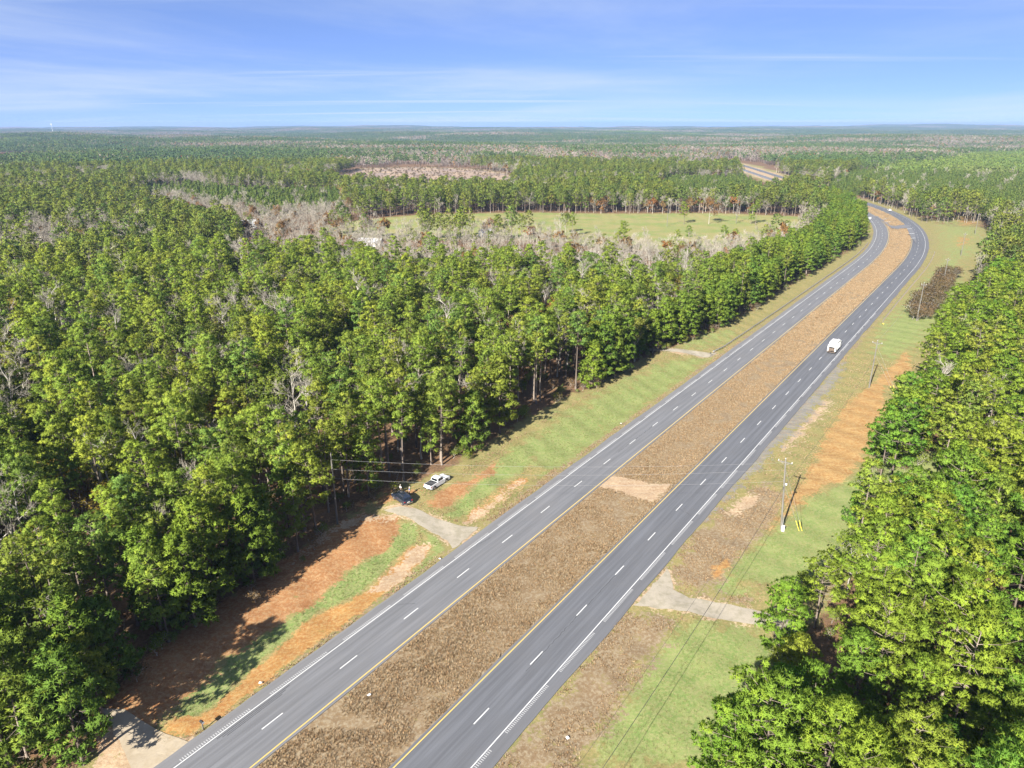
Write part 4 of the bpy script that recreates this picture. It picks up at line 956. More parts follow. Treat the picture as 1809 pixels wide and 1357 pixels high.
def wheel(parent, x, y, r=0.37, w=0.24):
    sx = 1 if x > 0 else -1
    t = part('wheel', M['black'], parent, lambda b: add_cyl(b, (0, 0, 0), (1, 0, 0), r * 0.5, w * 0.7), loc=(x, y, r))
    part('tyre', M['tyre'], t, lambda b: add_cyl(b, (0, 0, 0), (1, 0, 0), r, w, 20), 0.04)
    part('rim', M['rim'], t, lambda b: add_cyl(b, (sx * w * 0.47, 0, 0), (1, 0, 0), r * 0.62, 0.05, 12), 0.01)
def pickup():
    x = (-15.1 - 13.0) / 2; y = (122.0 + 125.1) / 2; az = math.atan2(2.1, 3.1); cx, cy = x - 0.86 * math.cos(az), y + 0.86 * math.sin(az)
    t = thing('pickup_truck', 'white crew cab pickup with black bed cover parked by the pines', 'pickup truck', (cx, cy, float(gz([cx], [cy])[0]) + 0.01), -az)
    P, Gm = M['white_car'], M['glass']
    part('body', P, t, lambda b: add_profile(b, [(-2.85, 0.45), (-2.9, 0.62), (-2.86, 1.18), (-0.75, 1.20), (0.95, 1.13), (1.3, 1.16), (2.35, 1.10), (2.78, 1.0), (2.88, 0.6), (2.8, 0.42), (2.3, 0.36), (-2.4, 0.36)], 0.97, 0.93, 1.2, 0.4), 0.06)
    part('cab', P, t, lambda b: add_profile(b, [(-0.80, 1.18), (-0.62, 1.80), (-0.35, 1.88), (0.45, 1.88), (0.62, 1.80), (1.38, 1.14)], 0.90, 0.72, 1.88, 1.15), 0.05)
    part('windshield', Gm, t, lambda b: add_quad(b, [(-0.72, 0.70, 1.755), (0.72, 0.70, 1.755), (0.82, 1.30, 1.235), (-0.82, 1.30, 1.235)]))
    part('rear_window', Gm, t, lambda b: add_quad(b, [(-0.74, -0.785, 1.27), (0.74, -0.785, 1.27), (0.66, -0.655, 1.72), (-0.66, -0.655, 1.72)]))
    for sx in (-1, 1):
        for y0, y1, ya, yb in ((-0.62, 0.16, -0.5, 0.16), (0.24, 1.12, 0.24, 0.58)):
            part('side_window', Gm, t, lambda b: add_quad(b, [(sx * 0.895, y0, 1.24), (sx * 0.895, y1, 1.24), (sx * 0.775, yb, 1.74), (sx * 0.775, ya, 1.74)]))
        for yy in (-0.55, 0.28): part('door_handle', M['black'], t, lambda b: add_box(b, sx * 0.95 - 0.02, sx * 0.95 + 0.02, yy, yy + 0.16, 1.02, 1.06))
        part('mirror', P, t, lambda b: add_box(b, min(sx * 0.95, sx * 1.18), max(sx * 0.95, sx * 1.18), 0.92, 1.04, 1.2, 1.42), 0.03)
        part('tail_light', M['redlamp'], t, lambda b: add_box(b, min(sx * 0.80, sx * 0.96), max(sx * 0.80, sx * 0.96), -2.90, -2.80, 0.86, 1.14))
        part('headlight', M['clearlamp'], t, lambda b: add_box(b, min(sx * 0.62, sx * 0.93), max(sx * 0.62, sx * 0.93), 2.70, 2.86, 0.84, 1.0))
        for yy in (-1.88, 1.85):
            part('wheel_arch', M['black'], t, lambda b: add_cyl(b, (sx * 0.90, yy, 0.46), (1, 0, 0), 0.47, 0.17, 20)); wheel(t, sx * 0.87, yy, 0.40, 0.26)
    part('bed_cover', M['bedcover'], t, lambda b: add_box(b, -0.84, 0.84, -2.78, -0.84, 1.17, 1.235), 0.02)
    part('grille', M['black'], t, lambda b: add_box(b, -0.6, 0.6, 2.80, 2.90, 0.62, 0.98)); part('front_bumper', M['chrome'], t, lambda b: add_box(b, -0.95, 0.95, 2.76, 2.97, 0.40, 0.60), 0.04)
    part('rear_bumper', M['black'], t, lambda b: add_box(b, -0.92, 0.92, -3.02, -2.84, 0.42, 0.60), 0.03); part('number_plate', M['plate'], t, lambda b: add_box(b, -0.16, 0.16, -3.035, -3.02, 0.46, 0.58))
    part('tailgate', P, t, lambda b: add_box(b, -0.78, 0.78, -2.915, -2.86, 0.64, 1.14), 0.02)
pickup()
def suv(loc, az, paint_, label, name='suv'):
    t = thing(name, label, name if name != 'suv' else 'suv', (loc[0], loc[1], float(loc[2])), -az); Gm = M['glass']
    part('body', paint_, t, lambda b: add_profile(b, [(-2.25, 0.45), (-2.32, 0.7), (-2.25, 1.06), (0.95, 1.08), (1.25, 1.08), (2.1, 0.98), (2.32, 0.85), (2.36, 0.5), (2.1, 0.34), (-2.0, 0.34)], 0.94, 0.89, 1.08, 0.4), 0.07)
    part('cabin', paint_, t, lambda b: add_profile(b, [(-2.22, 1.05), (-1.95, 1.62), (-1.7, 1.72), (0.1, 1.74), (0.35, 1.68), (1.2, 1.06)], 0.87, 0.68, 1.74, 1.06), 0.05)
    part('windshield', Gm, t, lambda b: add_quad(b, [(-0.66, 0.44, 1.635), (0.66, 0.44, 1.635), (0.80, 1.13, 1.13), (-0.80, 1.13, 1.13)]))
    part('rear_window', Gm, t, lambda b: add_quad(b, [(-0.74, -2.20, 1.14), (0.74, -2.20, 1.14), (0.64, -1.985, 1.58), (-0.64, -1.985, 1.58)]))
    for sx in (-1, 1):
        for y0, y1, ya, yb in ((-1.95, -1.35, -1.75, -1.35), (-1.25, -0.45, -1.25, -0.45), (-0.36, 0.92, -0.36, 0.28)):
            part('side_window', Gm, t, lambda b: add_quad(b, [(sx * 0.868, y0, 1.12), (sx * 0.868, y1, 1.12), (sx * 0.728, yb, 1.60), (sx * 0.728, ya, 1.60)]))
        for yy in (-1.1, -0.2): part('door_handle', M['chrome'], t, lambda b: add_box(b, sx * 0.91 - 0.02, sx * 0.91 + 0.02, yy, yy + 0.16, 0.94, 0.98))
        part('roof_rail', M['chrome'], t, lambda b: add_box(b, sx * 0.60 - 0.025, sx * 0.60 + 0.025, -1.65, 0.05, 1.75, 1.81))
        part('mirror', paint_, t, lambda b: add_box(b, min(sx * 0.9, sx * 1.1), max(sx * 0.9, sx * 1.1), 0.72, 0.84, 1.06, 1.22), 0.03)
        part('tail_light', M['redlamp'], t, lambda b: add_box(b, min(sx * 0.66, sx * 0.90), max(sx * 0.66, sx * 0.90), -2.32, -2.2, 0.84, 1.02))
        part('headlight', M['clearlamp'], t, lambda b: add_box(b, min(sx * 0.58, sx * 0.88), max(sx * 0.58, sx * 0.88), 2.18, 2.34, 0.74, 0.88))
        for yy in (-1.45, 1.45):
            part('wheel_arch', M['black'], t, lambda b: add_cyl(b, (sx * 0.86, yy, 0.42), (1, 0, 0), 0.43, 0.17, 20)); wheel(t, sx * 0.83, yy, 0.36, 0.24)
    part('rear_bumper', M['chrome'] if paint_ is M['dark_car'] else M['black'], t, lambda b: add_box(b, -0.88, 0.88, -2.42, -2.24, 0.42, 0.62), 0.04); part('front_bumper', M['black'], t, lambda b: add_box(b, -0.9, 0.9, 2.28, 2.42, 0.36, 0.56), 0.04)
    part('number_plate', M['plate'], t, lambda b: add_box(b, -0.26, 0.26, -2.36, -2.32, 0.70, 0.84)); part('sunroof', Gm, t, lambda b: add_box(b, -0.38, 0.38, -0.7, -0.1, 1.735, 1.752))
suv((-20.7, 117.5, float(gz([-20.7], [117.5])[0]) + 0.01), math.radians(-39.6), M['dark_car'], 'dark navy suv with roof rails parked by the concrete driveway')
sf = float(lat([310.2], [594.2])[0][0]); xf, yf, hf = on_road(np.array([sf]), np.array([12.0]))
suv((float(xf[0]), float(yf[0]), 0.01), float(hf[0]), M['white_car'], 'small white car driving round the distant road bend', 'car')

def garbage_truck():
    s0 = 363.7 + 4.2; x, y, h = on_road(np.array([s0]), np.array([11.7])); Wt = M['truckwhite']
    t = thing('garbage_truck', 'white rear loading garbage truck with dark open hopper driving on the road', 'garbage truck', (float(x[0]), float(y[0]), 0.01), -float(h[0]))
    part('chassis', M['black'], t, lambda b: add_box(b, -0.5, 0.5, -3.6, 4.2, 0.62, 0.92))
    part('packer_body', Wt, t, lambda b: add_profile(b, [(-2.4, 0.95), (-2.55, 1.7), (-2.3, 3.15), (-1.9, 3.42), (1.95, 3.32), (2.1, 3.1), (2.1, 0.95)], 1.24, 1.10, 3.42, 2.6), 0.08)
    for k in range(5): part('body_rib', Wt, t, lambda b: add_box(b, -1.27, 1.27, -1.7 + k * 0.85, -1.6 + k * 0.85, 1.0, 2.7), 0.01)
    tg = part('tailgate', Wt, t, lambda b: [add_box(b, sx * 1.06 - 0.17, sx * 1.06 + 0.17, -4.1, -2.45, 0.85, 2.75, (0.02, 0.3)) for sx in (-1, 1)], 0.04)
    part('upper_panel', Wt, tg, lambda b: add_profile(b, [(-2.4, 3.3), (-2.35, 2.55), (-3.75, 2.15), (-3.75, 2.5), (-3.2, 3.1)], 0.92), 0.04)
    part('hopper', M['grime'], tg, lambda b: add_profile(b, [(-2.5, 1.0), (-2.5, 2.4), (-2.62, 2.4), (-2.75, 1.25), (-3.4, 1.0), (-4.0, 1.25), (-4.05, 1.15), (-3.9, 0.8), (-3.0, 0.75)], 0.90), 0.0)
    part('hopper_blade', M['black'], tg, lambda b: add_box(b, -0.88, 0.88, -2.9, -2.64, 1.5, 2.42))
    for sx in (-1, 1):
        part('lift_cylinder', M['chrome'], tg, lambda b: add_cyl(b, (sx * 1.26, -2.9, 2.3), (0, -0.6, 1.0), 0.055, 1.3))
        part('tail_light', M['redlamp'], tg, lambda b: add_box(b, sx * 1.06 - 0.09, sx * 1.06 + 0.09, -4.14, -4.08, 0.98, 1.12))
        part('grab_rail', M['black'], tg, lambda b: add_box(b, sx * 1.25 - 0.02, sx * 1.25 + 0.02, -3.95, -3.9, 1.2, 2.0))
        part('mirror', M['black'], t, lambda b: add_box(b, sx * 1.42 - 0.06, sx * 1.42 + 0.06, 4.2, 4.28, 1.9, 2.5)); part('fuel_tank', M['chrome'], t, lambda b: add_cyl(b, (sx * 0.95, 1.6, 0.72), (0, 1, 0), 0.26, 1.1), 0.0)
        part('mud_flap', M['black'], t, lambda b: add_box(b, sx * 0.92 - 0.3, sx * 0.92 + 0.3, -2.62, -2.58, 0.3, 1.0))
        for yy in (-1.9, -0.65): wheel(t, sx * 0.92, yy, 0.51, 0.56)
        wheel(t, sx * 1.02, 3.55, 0.51, 0.30)
    part('step', M['grime'], t, lambda b: add_box(b, -1.2, 1.2, -4.4, -4.0, 0.52, 0.66), 0.02)
    cb_ = part('cab', Wt, t, lambda b: add_profile(b, [(2.3, 0.85), (2.3, 2.55), (2.5, 2.7), (4.0, 2.62), (4.45, 1.75), (4.55, 0.75), (4.3, 0.55), (2.6, 0.6)], 1.2, 1.08, 2.7, 1.6), 0.07)
    part('windshield', M['glass'], cb_, lambda b: add_quad(b, [(-1.0, 4.09, 2.52), (1.0, 4.09, 2.52), (1.12, 4.47, 1.76), (-1.12, 4.47, 1.76)]))
    for sx in (-1, 1): part('side_window', M['glass'], cb_, lambda b: add_quad(b, [(sx * 1.185, 3.0, 1.75), (sx * 1.185, 4.2, 1.75), (sx * 1.105, 3.95, 2.45), (sx * 1.105, 3.0, 2.45)]))
    part('exhaust_stack', M['chrome'], t, lambda b: add_cyl(b, (0.95, 2.2, 2.4), (0, 0, 1), 0.07, 2.0))
garbage_truck()

# ------------------------------------------------------------------ poles, lines, guardrails, mailboxes
def pole(label, x, y, h, az, lean=(0, 0), arm=2.4, extras=False, guy=None):
    z = float(gz([x], [y])[0]); t = thing('utility_pole', label, 'utility pole', (x, y, z - 0.2), -az, 'utility poles')
    lx, ly = lean
    part('pole', M['pole'], t, lambda b: add_cyl(b, (0, 0, h / 2), (lx, ly, h), 0.19, h, 10, 0.12)) if not (lx or ly) else part('pole', M['pole'], t, lambda b: add_cyl(b, (lx / 2, ly / 2, h / 2), (lx, ly, h), 0.19, h, 10, 0.12))
    if arm:
        part('crossarm', M['pole'], t, lambda b: add_box(b, lx - arm / 2, lx + arm / 2, ly - 0.08, ly + 0.06, h - 0.75, h - 0.6))
        for k in (-1, 0, 1):
            part('insulator', M['porcelain'], t, lambda b: add_cyl(b, (lx + k * arm * 0.46, ly, h - 0.48 + (0.5 if k == 0 else 0)), (0, 0, 1), 0.07, 0.26, 8, 0.045))
        for k in (-1, 1): part('brace', M['galv'], t, lambda b: add_cyl(b, (lx + k * arm * 0.17, ly + 0.1, h - 1.0), (k * 0.8, 0, 0.62), 0.025, 0.95, 5))
    if extras:
        part('cable_clamp', M['porcelain'], t, lambda b: add_box(b, -0.45, -0.14, -0.14, 0.14, h * 0.64, h * 0.64 + 0.28), 0.03)
        part('conduit', M['galv'], t, lambda b: add_cyl(b, (0.16, -0.16, 1.6), (0, 0, 1), 0.05, 3.2, 6))
        part('meter_box', M['boxwhite'], t, lambda b: add_box(b, 0.12, 0.62, -0.62, -0.24, 0.1, 1.25), 0.02)
    if guy:
        for k, (gx, gy) in enumerate(guy):
            a = Vector((gx - x, gy - y, 0)); a.rotate(Matrix.Rotation(az, 3, 'Z')); e = Vector((lx, ly, h * (0.9 if k else 0.72))); d = (e - a)
            part('guy_wire', M['wire'], t, lambda b: add_cyl(b, (a + e) / 2, d, 0.02, d.length, 4))
            part('guy_guard', M['guy'], t, lambda b: add_cyl(b, a + d.normalized() * 1.25, d, 0.07, 2.4, 6))
    return (x, y, z - 0.2 + h)
def tilt(az, dx, dy):
    v = Vector((dx, dy, 0)); v.rotate(Matrix.Rotation(az, 3, 'Z')); return (v.x, v.y)
azr = math.radians(35)
g1 = [U(1412.5, 941), U(1417.5, 941)]; g2 = [U(1580, 696), U(1584, 695)]
ROW = []
ROW.append((47.64, 108.57)); ROW.append((97.06, 180.16)); ROW.append((147.07, 249.3)); ROW.append(U(1664.5, 507)); ROW.append(U(1697, 453)); ROW.append(U(1722, 415)); ROW.append(U(1694, 378))
PTOP = [pole('tall grey utility pole with a white meter box beside the orange dirt strip', *ROW[0], 13.9, azr, tilt(azr, -0.95, 0.25), 2.4, True, g1)]
PTOP.append(pole('utility pole standing beside the orange dirt strip next to the garbage truck', *ROW[1], 13.6, azr, (0, 0), 2.4, False, g2))
PTOP.append(pole('utility pole standing in grass beside the brown thicket', *ROW[2], 14.2, azr, (0, 0), 1.6))
PTOP.append(pole('utility pole half hidden by the brown thicket', *ROW[3], 12.5, azr, (0, 0), 1.6))
PTOP.append(pole('thin utility pole on the green verge inside the road bend near the thicket', *ROW[4], 12.5, azr, (0, 0), 1.6))
PTOP.append(pole('thin utility pole at the foot of the orange grassy knoll', *ROW[5], 13.5, azr, (0, 0), 1.4))
PTOP.append(pole('leaning grey pole on top of the orange grassy knoll', *ROW[6], 15.5, azr, (0.6, 0), 0))
PL = (-31.03, 109.5)
TL_ = pole('bare grey utility pole in front of the pines near the dark suv', *PL, 14.2, math.radians(-90), (0, 0), 0)
pole('tall thin utility pole standing alone in the pasture', *U(1178, 402), 18.5, 0.4, (0, 0), 1.8)
pole('utility pole in the pasture between the lone trees', *U(1300, 397.5), 17.0, 0.4, (0, 0), 1.4)
def wire(name, label, a, b, sag, r, m, grp):
    n = 28; P = []
    for i in range(n + 1):
        t = i / n; P.append((a[0] + (b[0] - a[0]) * t, a[1] + (b[1] - a[1]) * t, a[2] + (b[2] - a[2]) * t - sag * 4 * t * (1 - t)))
    V, F = tubes([(*P[i], r, *P[i + 1], r) for i in range(n)], 4)
    tag(obj(name, mesh_np(name, V, F, [m], smooth=True)), label, 'power line', grp)
R0 = PTOP[0]; tx, ty = R0[0] - 0.95, R0[1] + 0.25
for k, (zl, zr, w) in enumerate(((13.4, 13.2, 'highest'), (11.6, 11.8, 'middle'), (9.8, 9.6, 'lowest'))):
    wire('power_line', 'pale overhead wire crossing both carriageways, %s of the three' % w, (PL[0], PL[1], zl), (tx + (0.35 * (13.2 - zr)) * 0.1, ty, zr), 1.1, 0.013, M['wire'], 'wires crossing the road')
prev = (2 * ROW[0][0] - ROW[1][0], 2 * ROW[0][1] - ROW[1][1], 13.4)
wire('cable', 'black communication cable running from the meter box pole over the mown verge', prev[:2] + (8.2,), (ROW[0][0] - 0.6, ROW[0][1] + 0.1, 8.7), 1.3, 0.03, M['cable'], 'roadside lines')
wire('power_line', 'overhead wire from the meter box pole over the mown verge', prev, (tx, ty, 13.1), 1.3, 0.014, M['cable'], 'roadside lines')
wire('cable', 'black communication cable running between the two poles on the orange dirt', (ROW[0][0] - 0.6, ROW[0][1] + 0.1, 8.7), (*ROW[1], 8.4), 1.4, 0.022, M['cable'], 'roadside lines')
for i, w in zip(range(1, 5), ('garbage truck pole to the thicket pole', 'first thicket pole to the half hidden pole', 'half hidden pole to the bend', 'bend pole to the knoll')):
    wire('power_line', 'thin overhead wire from the %s' % w, PTOP[i], PTOP[i + 1], 1.2, 0.018, M['wire'], 'roadside lines')

def guardrail(label, s0, s1, u0, u1, side):
    """W-beam on posts; side: which way (in u) the traffic lies"""
    t = thing('guardrail', label, 'guardrail', (0, 0, 0), 0, 'guardrails')
    st = np.arange(s0, s1, 1.905); us = np.interp(st, [s0, s0 + (s1 - s0) * .25, s1], [u0, (u0 + u1) / 2 if abs(u0 - u1) > 1.2 else u0, u1])
    us[:4] -= side * np.array([0.9, 0.5, 0.25, 0.08])
    x, y, h = on_road(st, us); z = gz(x, y)
    prof = [(0.0, 0.46), (0.08, 0.50), (0.08, 0.56), (0.0, 0.61), (0.08, 0.66), (0.08, 0.72), (0.0, 0.77)]
    V, F = [], []
    for i in range(len(st)):
        for d, zz in prof: V.append((x[i] + side * (d + 0.12) * math.cos(h[i]), y[i] - side * (d + 0.12) * math.sin(h[i]), z[i] + zz))
    n = len(prof)
    for i in range(len(st) - 1):
        for k in range(n - 1): F.append((i * n + k, i * n + k + 1, (i + 1) * n + k + 1, (i + 1) * n + k))
    obj('rail', mesh_np('w_beam', V, F, [M['galv']], smooth=True), t)
    bm = bmesh.new(); add_box(bm, -0.09, 0.09, -0.09, 0.09, -0.4, 0.78); pm = bpy.data.meshes.new('post'); bm.to_mesh(pm); bm.free(); pm.materials.append(M['postwood'])
    for i in range(len(st)): obj('post', pm, t, (x[i], y[i], z[i]), -h[i])
    e = bmesh.new(); add_box(e, -0.16, 0.16, -0.3, 0.3, 0.42, 0.80); bm_obj('end_terminal', e, M['guy'] if side < 0 else M['galv'], t, 0.05).location = (x[0] + side * 0.14, y[0], z[0])
guardrail('long grey guardrail in front of the row of bushy pines', 345.3, 612, -18.4, -16.6, 1)
guardrail('shorter guardrail on the green verge above the brown thicket', 411.8, 596, 18.2, 18.9, -1)

def mailbox(label, px, py, rz, m):
    x, y = U(px, py); t = thing('mailbox', label, 'mailbox', (x, y, float(gz([x], [y])[0])), rz)
    part('post', M['pole'], t, lambda b: add_box(b, -0.06, 0.06, -0.06, 0.06, -0.2, 1.1))
    def bx(b):
        pr = [(-0.14, 1.10), (-0.14, 1.24), (-0.10, 1.33), (0, 1.37), (0.10, 1.33), (0.14, 1.24), (0.14, 1.10)]
        f = [b.verts.new((x_, -0.30, z_)) for x_, z_ in pr]; g = [b.verts.new((x_, 0.30, z_)) for x_, z_ in pr]
        b.faces.new(f); b.faces.new(g[::-1])
        for i in range(7): b.faces.new([f[i], g[i], g[(i + 1) % 7], f[(i + 1) % 7]])
    part('box', m, t, bx); part('flag', M['redlamp'], t, lambda b: add_box(b, 0.145, 0.16, -0.05, 0.15, 1.2, 1.32)); part('door', M['boxwhite'], t, lambda b: add_box(b, -0.12, 0.12, -0.325, -0.305, 1.12, 1.30), 0.01)
mailbox('dark mailbox on a post at the asphalt edge beside the tan gravel driveway', 359, 1288, -azr + math.pi / 2, M['black'])
mailbox('small mailbox at the end of the thin driveway by the guardrail', 1255, 628, -azr + math.pi / 2, M['black'])
def road_sign(label, px, py):
    x, y = U(px, py); t = thing('road_sign', label, 'road sign', (x, y, float(gz([x], [y])[0])), -0.3)
    part('post', M['galv'], t, lambda b: add_cyl(b, (0, 0, 1.2), (0, 0, 1), 0.04, 2.6, 6)); part('panel', M['boxwhite'], t, lambda b: add_box(b, -0.75, 0.75, -0.06, -0.03, 1.5, 2.6), 0.01)
road_sign('small white sign at the outer edge of the bend under the bushy pines', 1536, 390)
for k, (px, py, lb) in enumerate(((460, 1207, 'white paper scrap in the green grass strip beside the red bank'), (652, 1228, 'white paper scrap lying in the dry median grass'), (1003, 1300, 'pale scrap lying in the brown verge grass'), (777, 988, 'small white scrap on the paved shoulder next to the driveway'), (1097, 748, 'white scrap on the grassy verge by the shoulder'))):
    x, y = U(px, py); z = float(gz([x], [y])[0]) if k != 3 else 0.0; r = random.Random(k); V = []; F = []
    for i in range(4):
        for j in range(4): V.append((i * 0.13 - 0.2 + r.uniform(-.03, .03), j * 0.11 - 0.16 + r.uniform(-.03, .03), 0.05 + r.uniform(0, 0.12)))
    for i in range(3):
        for j in range(3): F.append((i * 4 + j, i * 4 + j + 4, i * 4 + j + 5, i * 4 + j + 1))
    tag(obj('paper_scrap', mesh_np('scrap', V, F, [M['boxwhite']]), None, (x, y, z + (0.12 if k in (0, 1, 2, 4) else 0)), k), lb, 'litter')

# ------------------------------------------------------------------ people by the dark car
def skin_mesh(name, joints, edges, m, parent, sub=1):
    me = bpy.data.meshes.new(name); me.from_pydata([j[:3] for j in joints], edges, [])
    o = obj(name, me, parent); md = o.modifiers.new('skin', 'SKIN'); md.use_smooth_shade = True
    for i, j in enumerate(joints):
        sv = me.skin_vertices[0].data[i]; sv.radius = (j[3], j[4] if len(j) > 4 else j[3]); sv.use_root = (i == 0)
    sb = o.modifiers.new('sub', 'SUBSURF'); sb.levels = sub; sb.render_levels = sub
    me.materials.append(m); return o
M['skin'] = simple('skin_tone', (0.42, 0.27, 0.19), 0.6, 0, 0.05); M['jeans'] = simple('dark_trousers', (0.05, 0.06, 0.09), 0.9); M['shirt_w'] = simple('white_shirt', (0.62, 0.61, 0.60), 0.9, 0, 0.06); M['shirt_b'] = simple('blue_shirt', (0.04, 0.11, 0.36), 0.9, 0, 0.08)
M['hair_b'] = simple('brown_hair', (0.06, 0.04, 0.025), 0.8); M['hair_g'] = simple('pale_hair', (0.5, 0.46, 0.40), 0.8)
def person(label, px, py, rz, shirt, hair):
    x, y = U(px, py); t = thing('person', label, 'person', (x, y, float(gz([x], [y])[0]) + 0.01), rz)
    J = [(0, 0, .95, .14, .10), (0, 0, 1.15, .13, .10), (0, 0, 1.38, .16, .10), (0, 0, 1.50, .06), (0, .01, 1.58, .075, .085), (0, .01, 1.70, .085, .10), (0, .01, 1.76, .06, .07)]
    E_ = [(i, i + 1) for i in range(6)]
    for sx in (-1, 1):
        b = len(J); J += [(sx * .10, 0, .88, .09), (sx * .11, .02, .48, .06), (sx * .12, -.01, .08, .042), (sx * .13, .14, .03, .035)]; E_ += [(0, b), (b, b + 1), (b + 1, b + 2), (b + 2, b + 3)]
        a = len(J); J += [(sx * .20, 0, 1.42, .055), (sx * .27, -.02, 1.14, .042), (sx * .26, .12, .93, .032), (sx * .255, .16, .86, .035, .02)]; E_ += [(2, a), (a, a + 1), (a + 1, a + 2), (a + 2, a + 3)]
        for k in range(4):
            f = len(J); J += [(sx * (.235 + .014 * k), .185, .82, .009), (sx * (.235 + .014 * k), .195, .78 - .004 * (1 - abs(k - 1.5)), .008)]; E_ += [(a + 3, f), (f, f + 1)]
        f = len(J); J += [(sx * .215, .165, .86, .010), (sx * .205, .185, .83, .008)]; E_ += [(a + 3, f), (f, f + 1)]
    body = skin_mesh('body', J, E_, M['skin'], t)
    S = [(0, 0, 1.0, .165, .125), (0, 0, 1.18, .155, .125), (0, 0, 1.40, .185, .13), (0, 0, 1.47, .10, .09)]; SE = [(0, 1), (1, 2), (2, 3)]
    for sx in (-1, 1): a = len(S); S += [(sx * .205, 0, 1.41, .075), (sx * .262, -.015, 1.2, .062)]; SE += [(2, a), (a, a + 1)]
    skin_mesh('shirt', S, SE, shirt, t)
    Q = [(0, 0, .98, .165, .125)]; QE = []
    for sx in (-1, 1): a = len(Q); Q += [(sx * .10, 0, .86, .105), (sx * .11, .02, .48, .078), (sx * .12, -.005, .10, .062)]; QE += [(0, a), (a, a + 1), (a + 1, a + 2)]
    skin_mesh('trousers', Q, QE, M['jeans'], t)
    skin_mesh('hair', [(0, -.02, 1.72, .095, .105), (0, -.03, 1.79, .075, .085), (0, -.07, 1.64, .06, .045)], [(0, 1), (0, 2)], hair, t)
    for sx in (-1, 1): part('shoe', M['black'], t, lambda b: add_box(b, sx * .125 - .05, sx * .125 + .05, -.08, .20, -.01, .09, (0.01, 0.03)), 0.02)
person('person in a white shirt and dark trousers standing at the dark suv hood', 708.5, 877, -0.6, M['shirt_w'], M['hair_g'])
person('person in a blue shirt standing at the far side of the dark suv', 724, 881, 1.9, M['shirt_b'], M['hair_g'])

# ------------------------------------------------------------------ buildings seen between the trees
M['siding'] = simple('white_siding', (0.62, 0.62, 0.60), 0.8, 0, 0.06, 1); M['metalroof'] = simple('pale_metal_roof', (0.60, 0.62, 0.64), 0.4, 0.2, 0.06, 1); M['pane'] = simple('dark_window_pane', (0.03, 0.035, 0.04), 0.15); M['trim'] = simple('white_trim', (0.7, 0.7, 0.68), 0.6)
def house(label, x, y, L, Wd, H, rz):
    z = float(gz([x], [y])[0]); t = thing('house', label, 'house', (x, y, z - 0.1), rz, 'houses among the trees')
    def walls(b):
        add_box(b, -L / 2, L / 2, -Wd / 2, Wd / 2, 0, H)
    part('wall', M['siding'], t, walls)
    def roof(b):
        o = 0.5; R_ = H + Wd * 0.28
        for sg in (-1, 1):
            v = [b.verts.new(p) for p in ((-L / 2 - o, sg * (Wd / 2 + o), H - 0.12), (L / 2 + o, sg * (Wd / 2 + o), H - 0.12), (L / 2 + o, 0, R_), (-L / 2 - o, 0, R_), (-L / 2 - o, sg * (Wd / 2 + o), H + 0.04), (L / 2 + o, sg * (Wd / 2 + o), H + 0.04), (L / 2 + o, 0, R_ + 0.16), (-L / 2 - o, 0, R_ + 0.16))]
            for f in ((0, 1, 2, 3), (4, 5, 6, 7), (0, 1, 5, 4), (1, 2, 6, 5), (3, 0, 4, 7)): b.faces.new([v[i] for i in f])
    part('roof', M['metalroof'], t, roof)
    part('gable', M['siding'], t, lambda b: [add_quad(b, [(sx * (L / 2 - .01), -Wd / 2, H), (sx * (L / 2 - .01), Wd / 2, H), (sx * (L / 2 - .01), 0.01, H + Wd * .28), (sx * (L / 2 - .01), -0.01, H + Wd * .28)]) for sx in (-1, 1)])
    for k in range(3):
        xx = -L * 0.36 + k * L * 0.36
        if k == 1: part('door', M['postwood'], t, lambda b: add_box(b, xx - .5, xx + .5, -Wd / 2 - .05, -Wd / 2 - .01, 0.1, 2.15)); continue
        w = part('window', M['trim'], t, lambda b: add_box(b, xx - .65, xx + .65, -Wd / 2 - .05, -Wd / 2 - .01, 0.95, 2.2)); part('pane', M['pane'], w, lambda b: add_box(b, xx - .52, xx + .52, -Wd / 2 - .07, -Wd / 2 - .055, 1.07, 2.08))
for (px, py, L, Wd, H, rz, lb) in ((437, 404, 12, 8, 3.0, 0.3, 'white house with pale roof beside the bright orange autumn trees'), (655, 436, 13, 7, 2.8, -0.1, 'long low building with pale roof behind the leafless trees'), (858, 419, 7, 6, 2.8, 0.5, 'small white house at the near edge of the pasture'),
                                   (1367, 284, 14, 8, 3.4, 0.1, 'pale building beside the distant stretch of road'), (1245, 277, 14, 9, 3.4, -0.2, 'pale building far off beyond the young plantation')):
    x, y = U(px, py); house(lb, x, y, L, Wd, H, rz)
def tower():
    x, y = U(94, 236.5); t = thing('radio_tower', 'slender white tower rising above the distant woods at the horizon', 'tower', (x, y, float(gz([x], [y])[0])), 0)
    part('mast', M['boxwhite'], t, lambda b: add_cyl(b, (0, 0, 33), (0, 0, 1), 1.6, 66, 10, 0.7)); part('tank', M['boxwhite'], t, lambda b: add_cyl(b, (0, 0, 62), (0, 0, 1), 4.0, 8, 14, 3.2), 1.2); part('antenna', M['boxwhite'], t, lambda b: add_cyl(b, (0, 0, 70), (0, 0, 1), 0.5, 9, 6, 0.2))
tower()

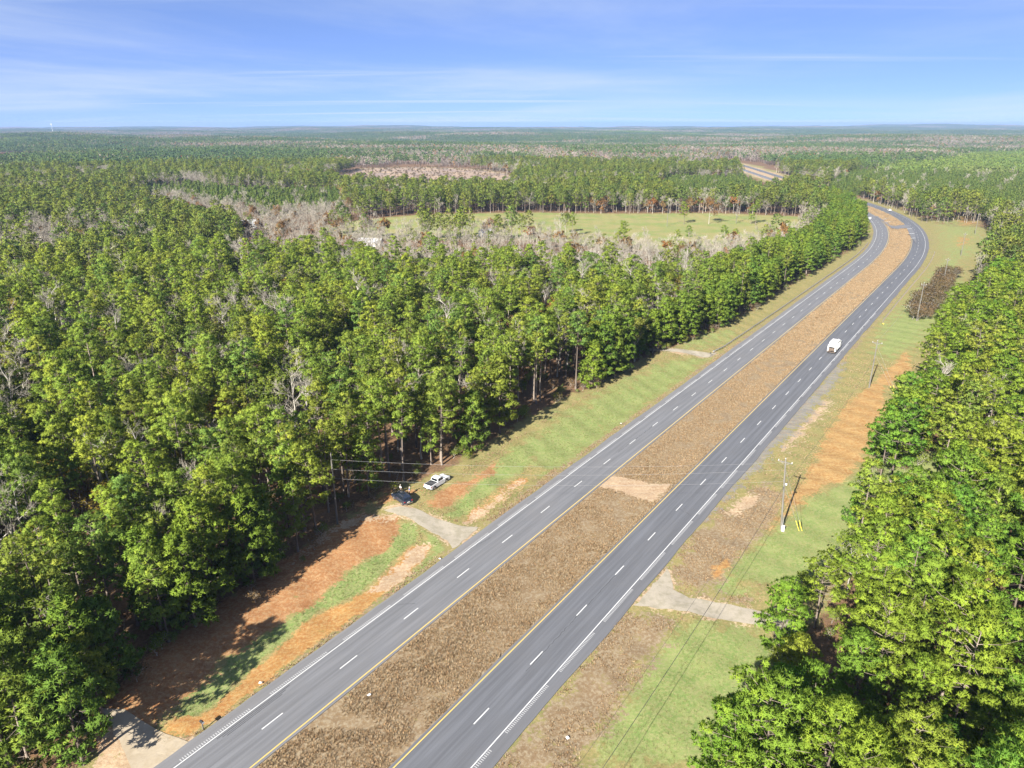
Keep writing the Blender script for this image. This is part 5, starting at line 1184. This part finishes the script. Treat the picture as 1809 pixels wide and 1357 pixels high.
# ------------------------------------------------------------------ thicket by the bend, logging debris
THICK = PX((1604, 566), (1612, 545), (1640, 512), (1662, 488), (1690, 486), (1672, 518), (1660, 540), (1640, 566), (1618, 570))
def thicket():
    x, y = jitter_grid(120, 260, 220, 360, 2.3, 91); k = inpoly(THICK, x, y); x, y = x[k], y[k]; z = gz(x, y)
    for i in range(len(x)):
        tm, cm = PROTO['shrub'][i % 3]; o = thing('shrub', 'dense brown shrub in the thicket beside the bend', 'shrub', (x[i], y[i], z[i] - 0.05), RNG.uniform(0, 6.28), 'brown shrubs of the thicket', RNG.uniform(0.8, 1.35)); obj('stem', tm, o); obj('foliage', cm, o)
    for px, py, sc in ((1686, 492, .36), (1692, 486, .30), (1681, 498, .28)):
        a, b = U(px, py); tm, cm = PROTO['autumn'][1]; o = thing('shrub', 'bright orange shrub at the edge of the lush pines by the thicket', 'shrub', (a, b, float(gz([a], [b])[0]) - 0.05), px, 'bright orange shrubs', sc); obj('stem', tm, o); obj('foliage', cm, o)
    P = ZONES['clear'][0][0]; xs = [p[0] for p in P]; ys = [p[1] for p in P]
    x, y = jitter_grid(min(xs), max(xs), min(ys), max(ys), 7, 92); k = inpoly(P, x, y) & (RNG.random(len(x)) < 0.4); x, y = x[k], y[k]; z = gz(x, y)
    scatter('logging_debris', [row(('shrub', a, b, RNG.uniform(0, 6.28), RNG.uniform(0.5, 1.0), int(RNG.integers(0, 9))), c) for a, b, c in zip(x, y, z)], [CT, CC], 'brown logging debris strewn over the clearing', 'debris')
thicket()

# ------------------------------------------------------------------ the air
def haze():
    m = mat('thin_haze'); b = NB(m)
    v = b.n('ShaderNodeVolumePrincipled', {'Color': (0.30, 0.44, 0.72, 1), 'Density': 0.00008, 'Anisotropy': 0.0})
    m.node_tree.links.new(v.outputs[0], b.n('ShaderNodeOutputMaterial').inputs['Volume'])
    X, Y0, Y1, Z0, Z1 = 14600, -900, 14900, -42, 82
    V = [(x, y, z) for x in (-X, X) for y in (Y0, Y1) for z in (Z0, Z1)]
    F = [(0, 1, 3, 2), (4, 6, 7, 5), (0, 4, 5, 1), (2, 3, 7, 6), (0, 2, 6, 4), (1, 5, 7, 3)]
    o = obj('haze', mesh_np('haze', V, F, [m])); o['kind'] = 'stuff'; o['label'] = 'thin blue haze in the air over the land'; o['category'] = 'haze'
haze()
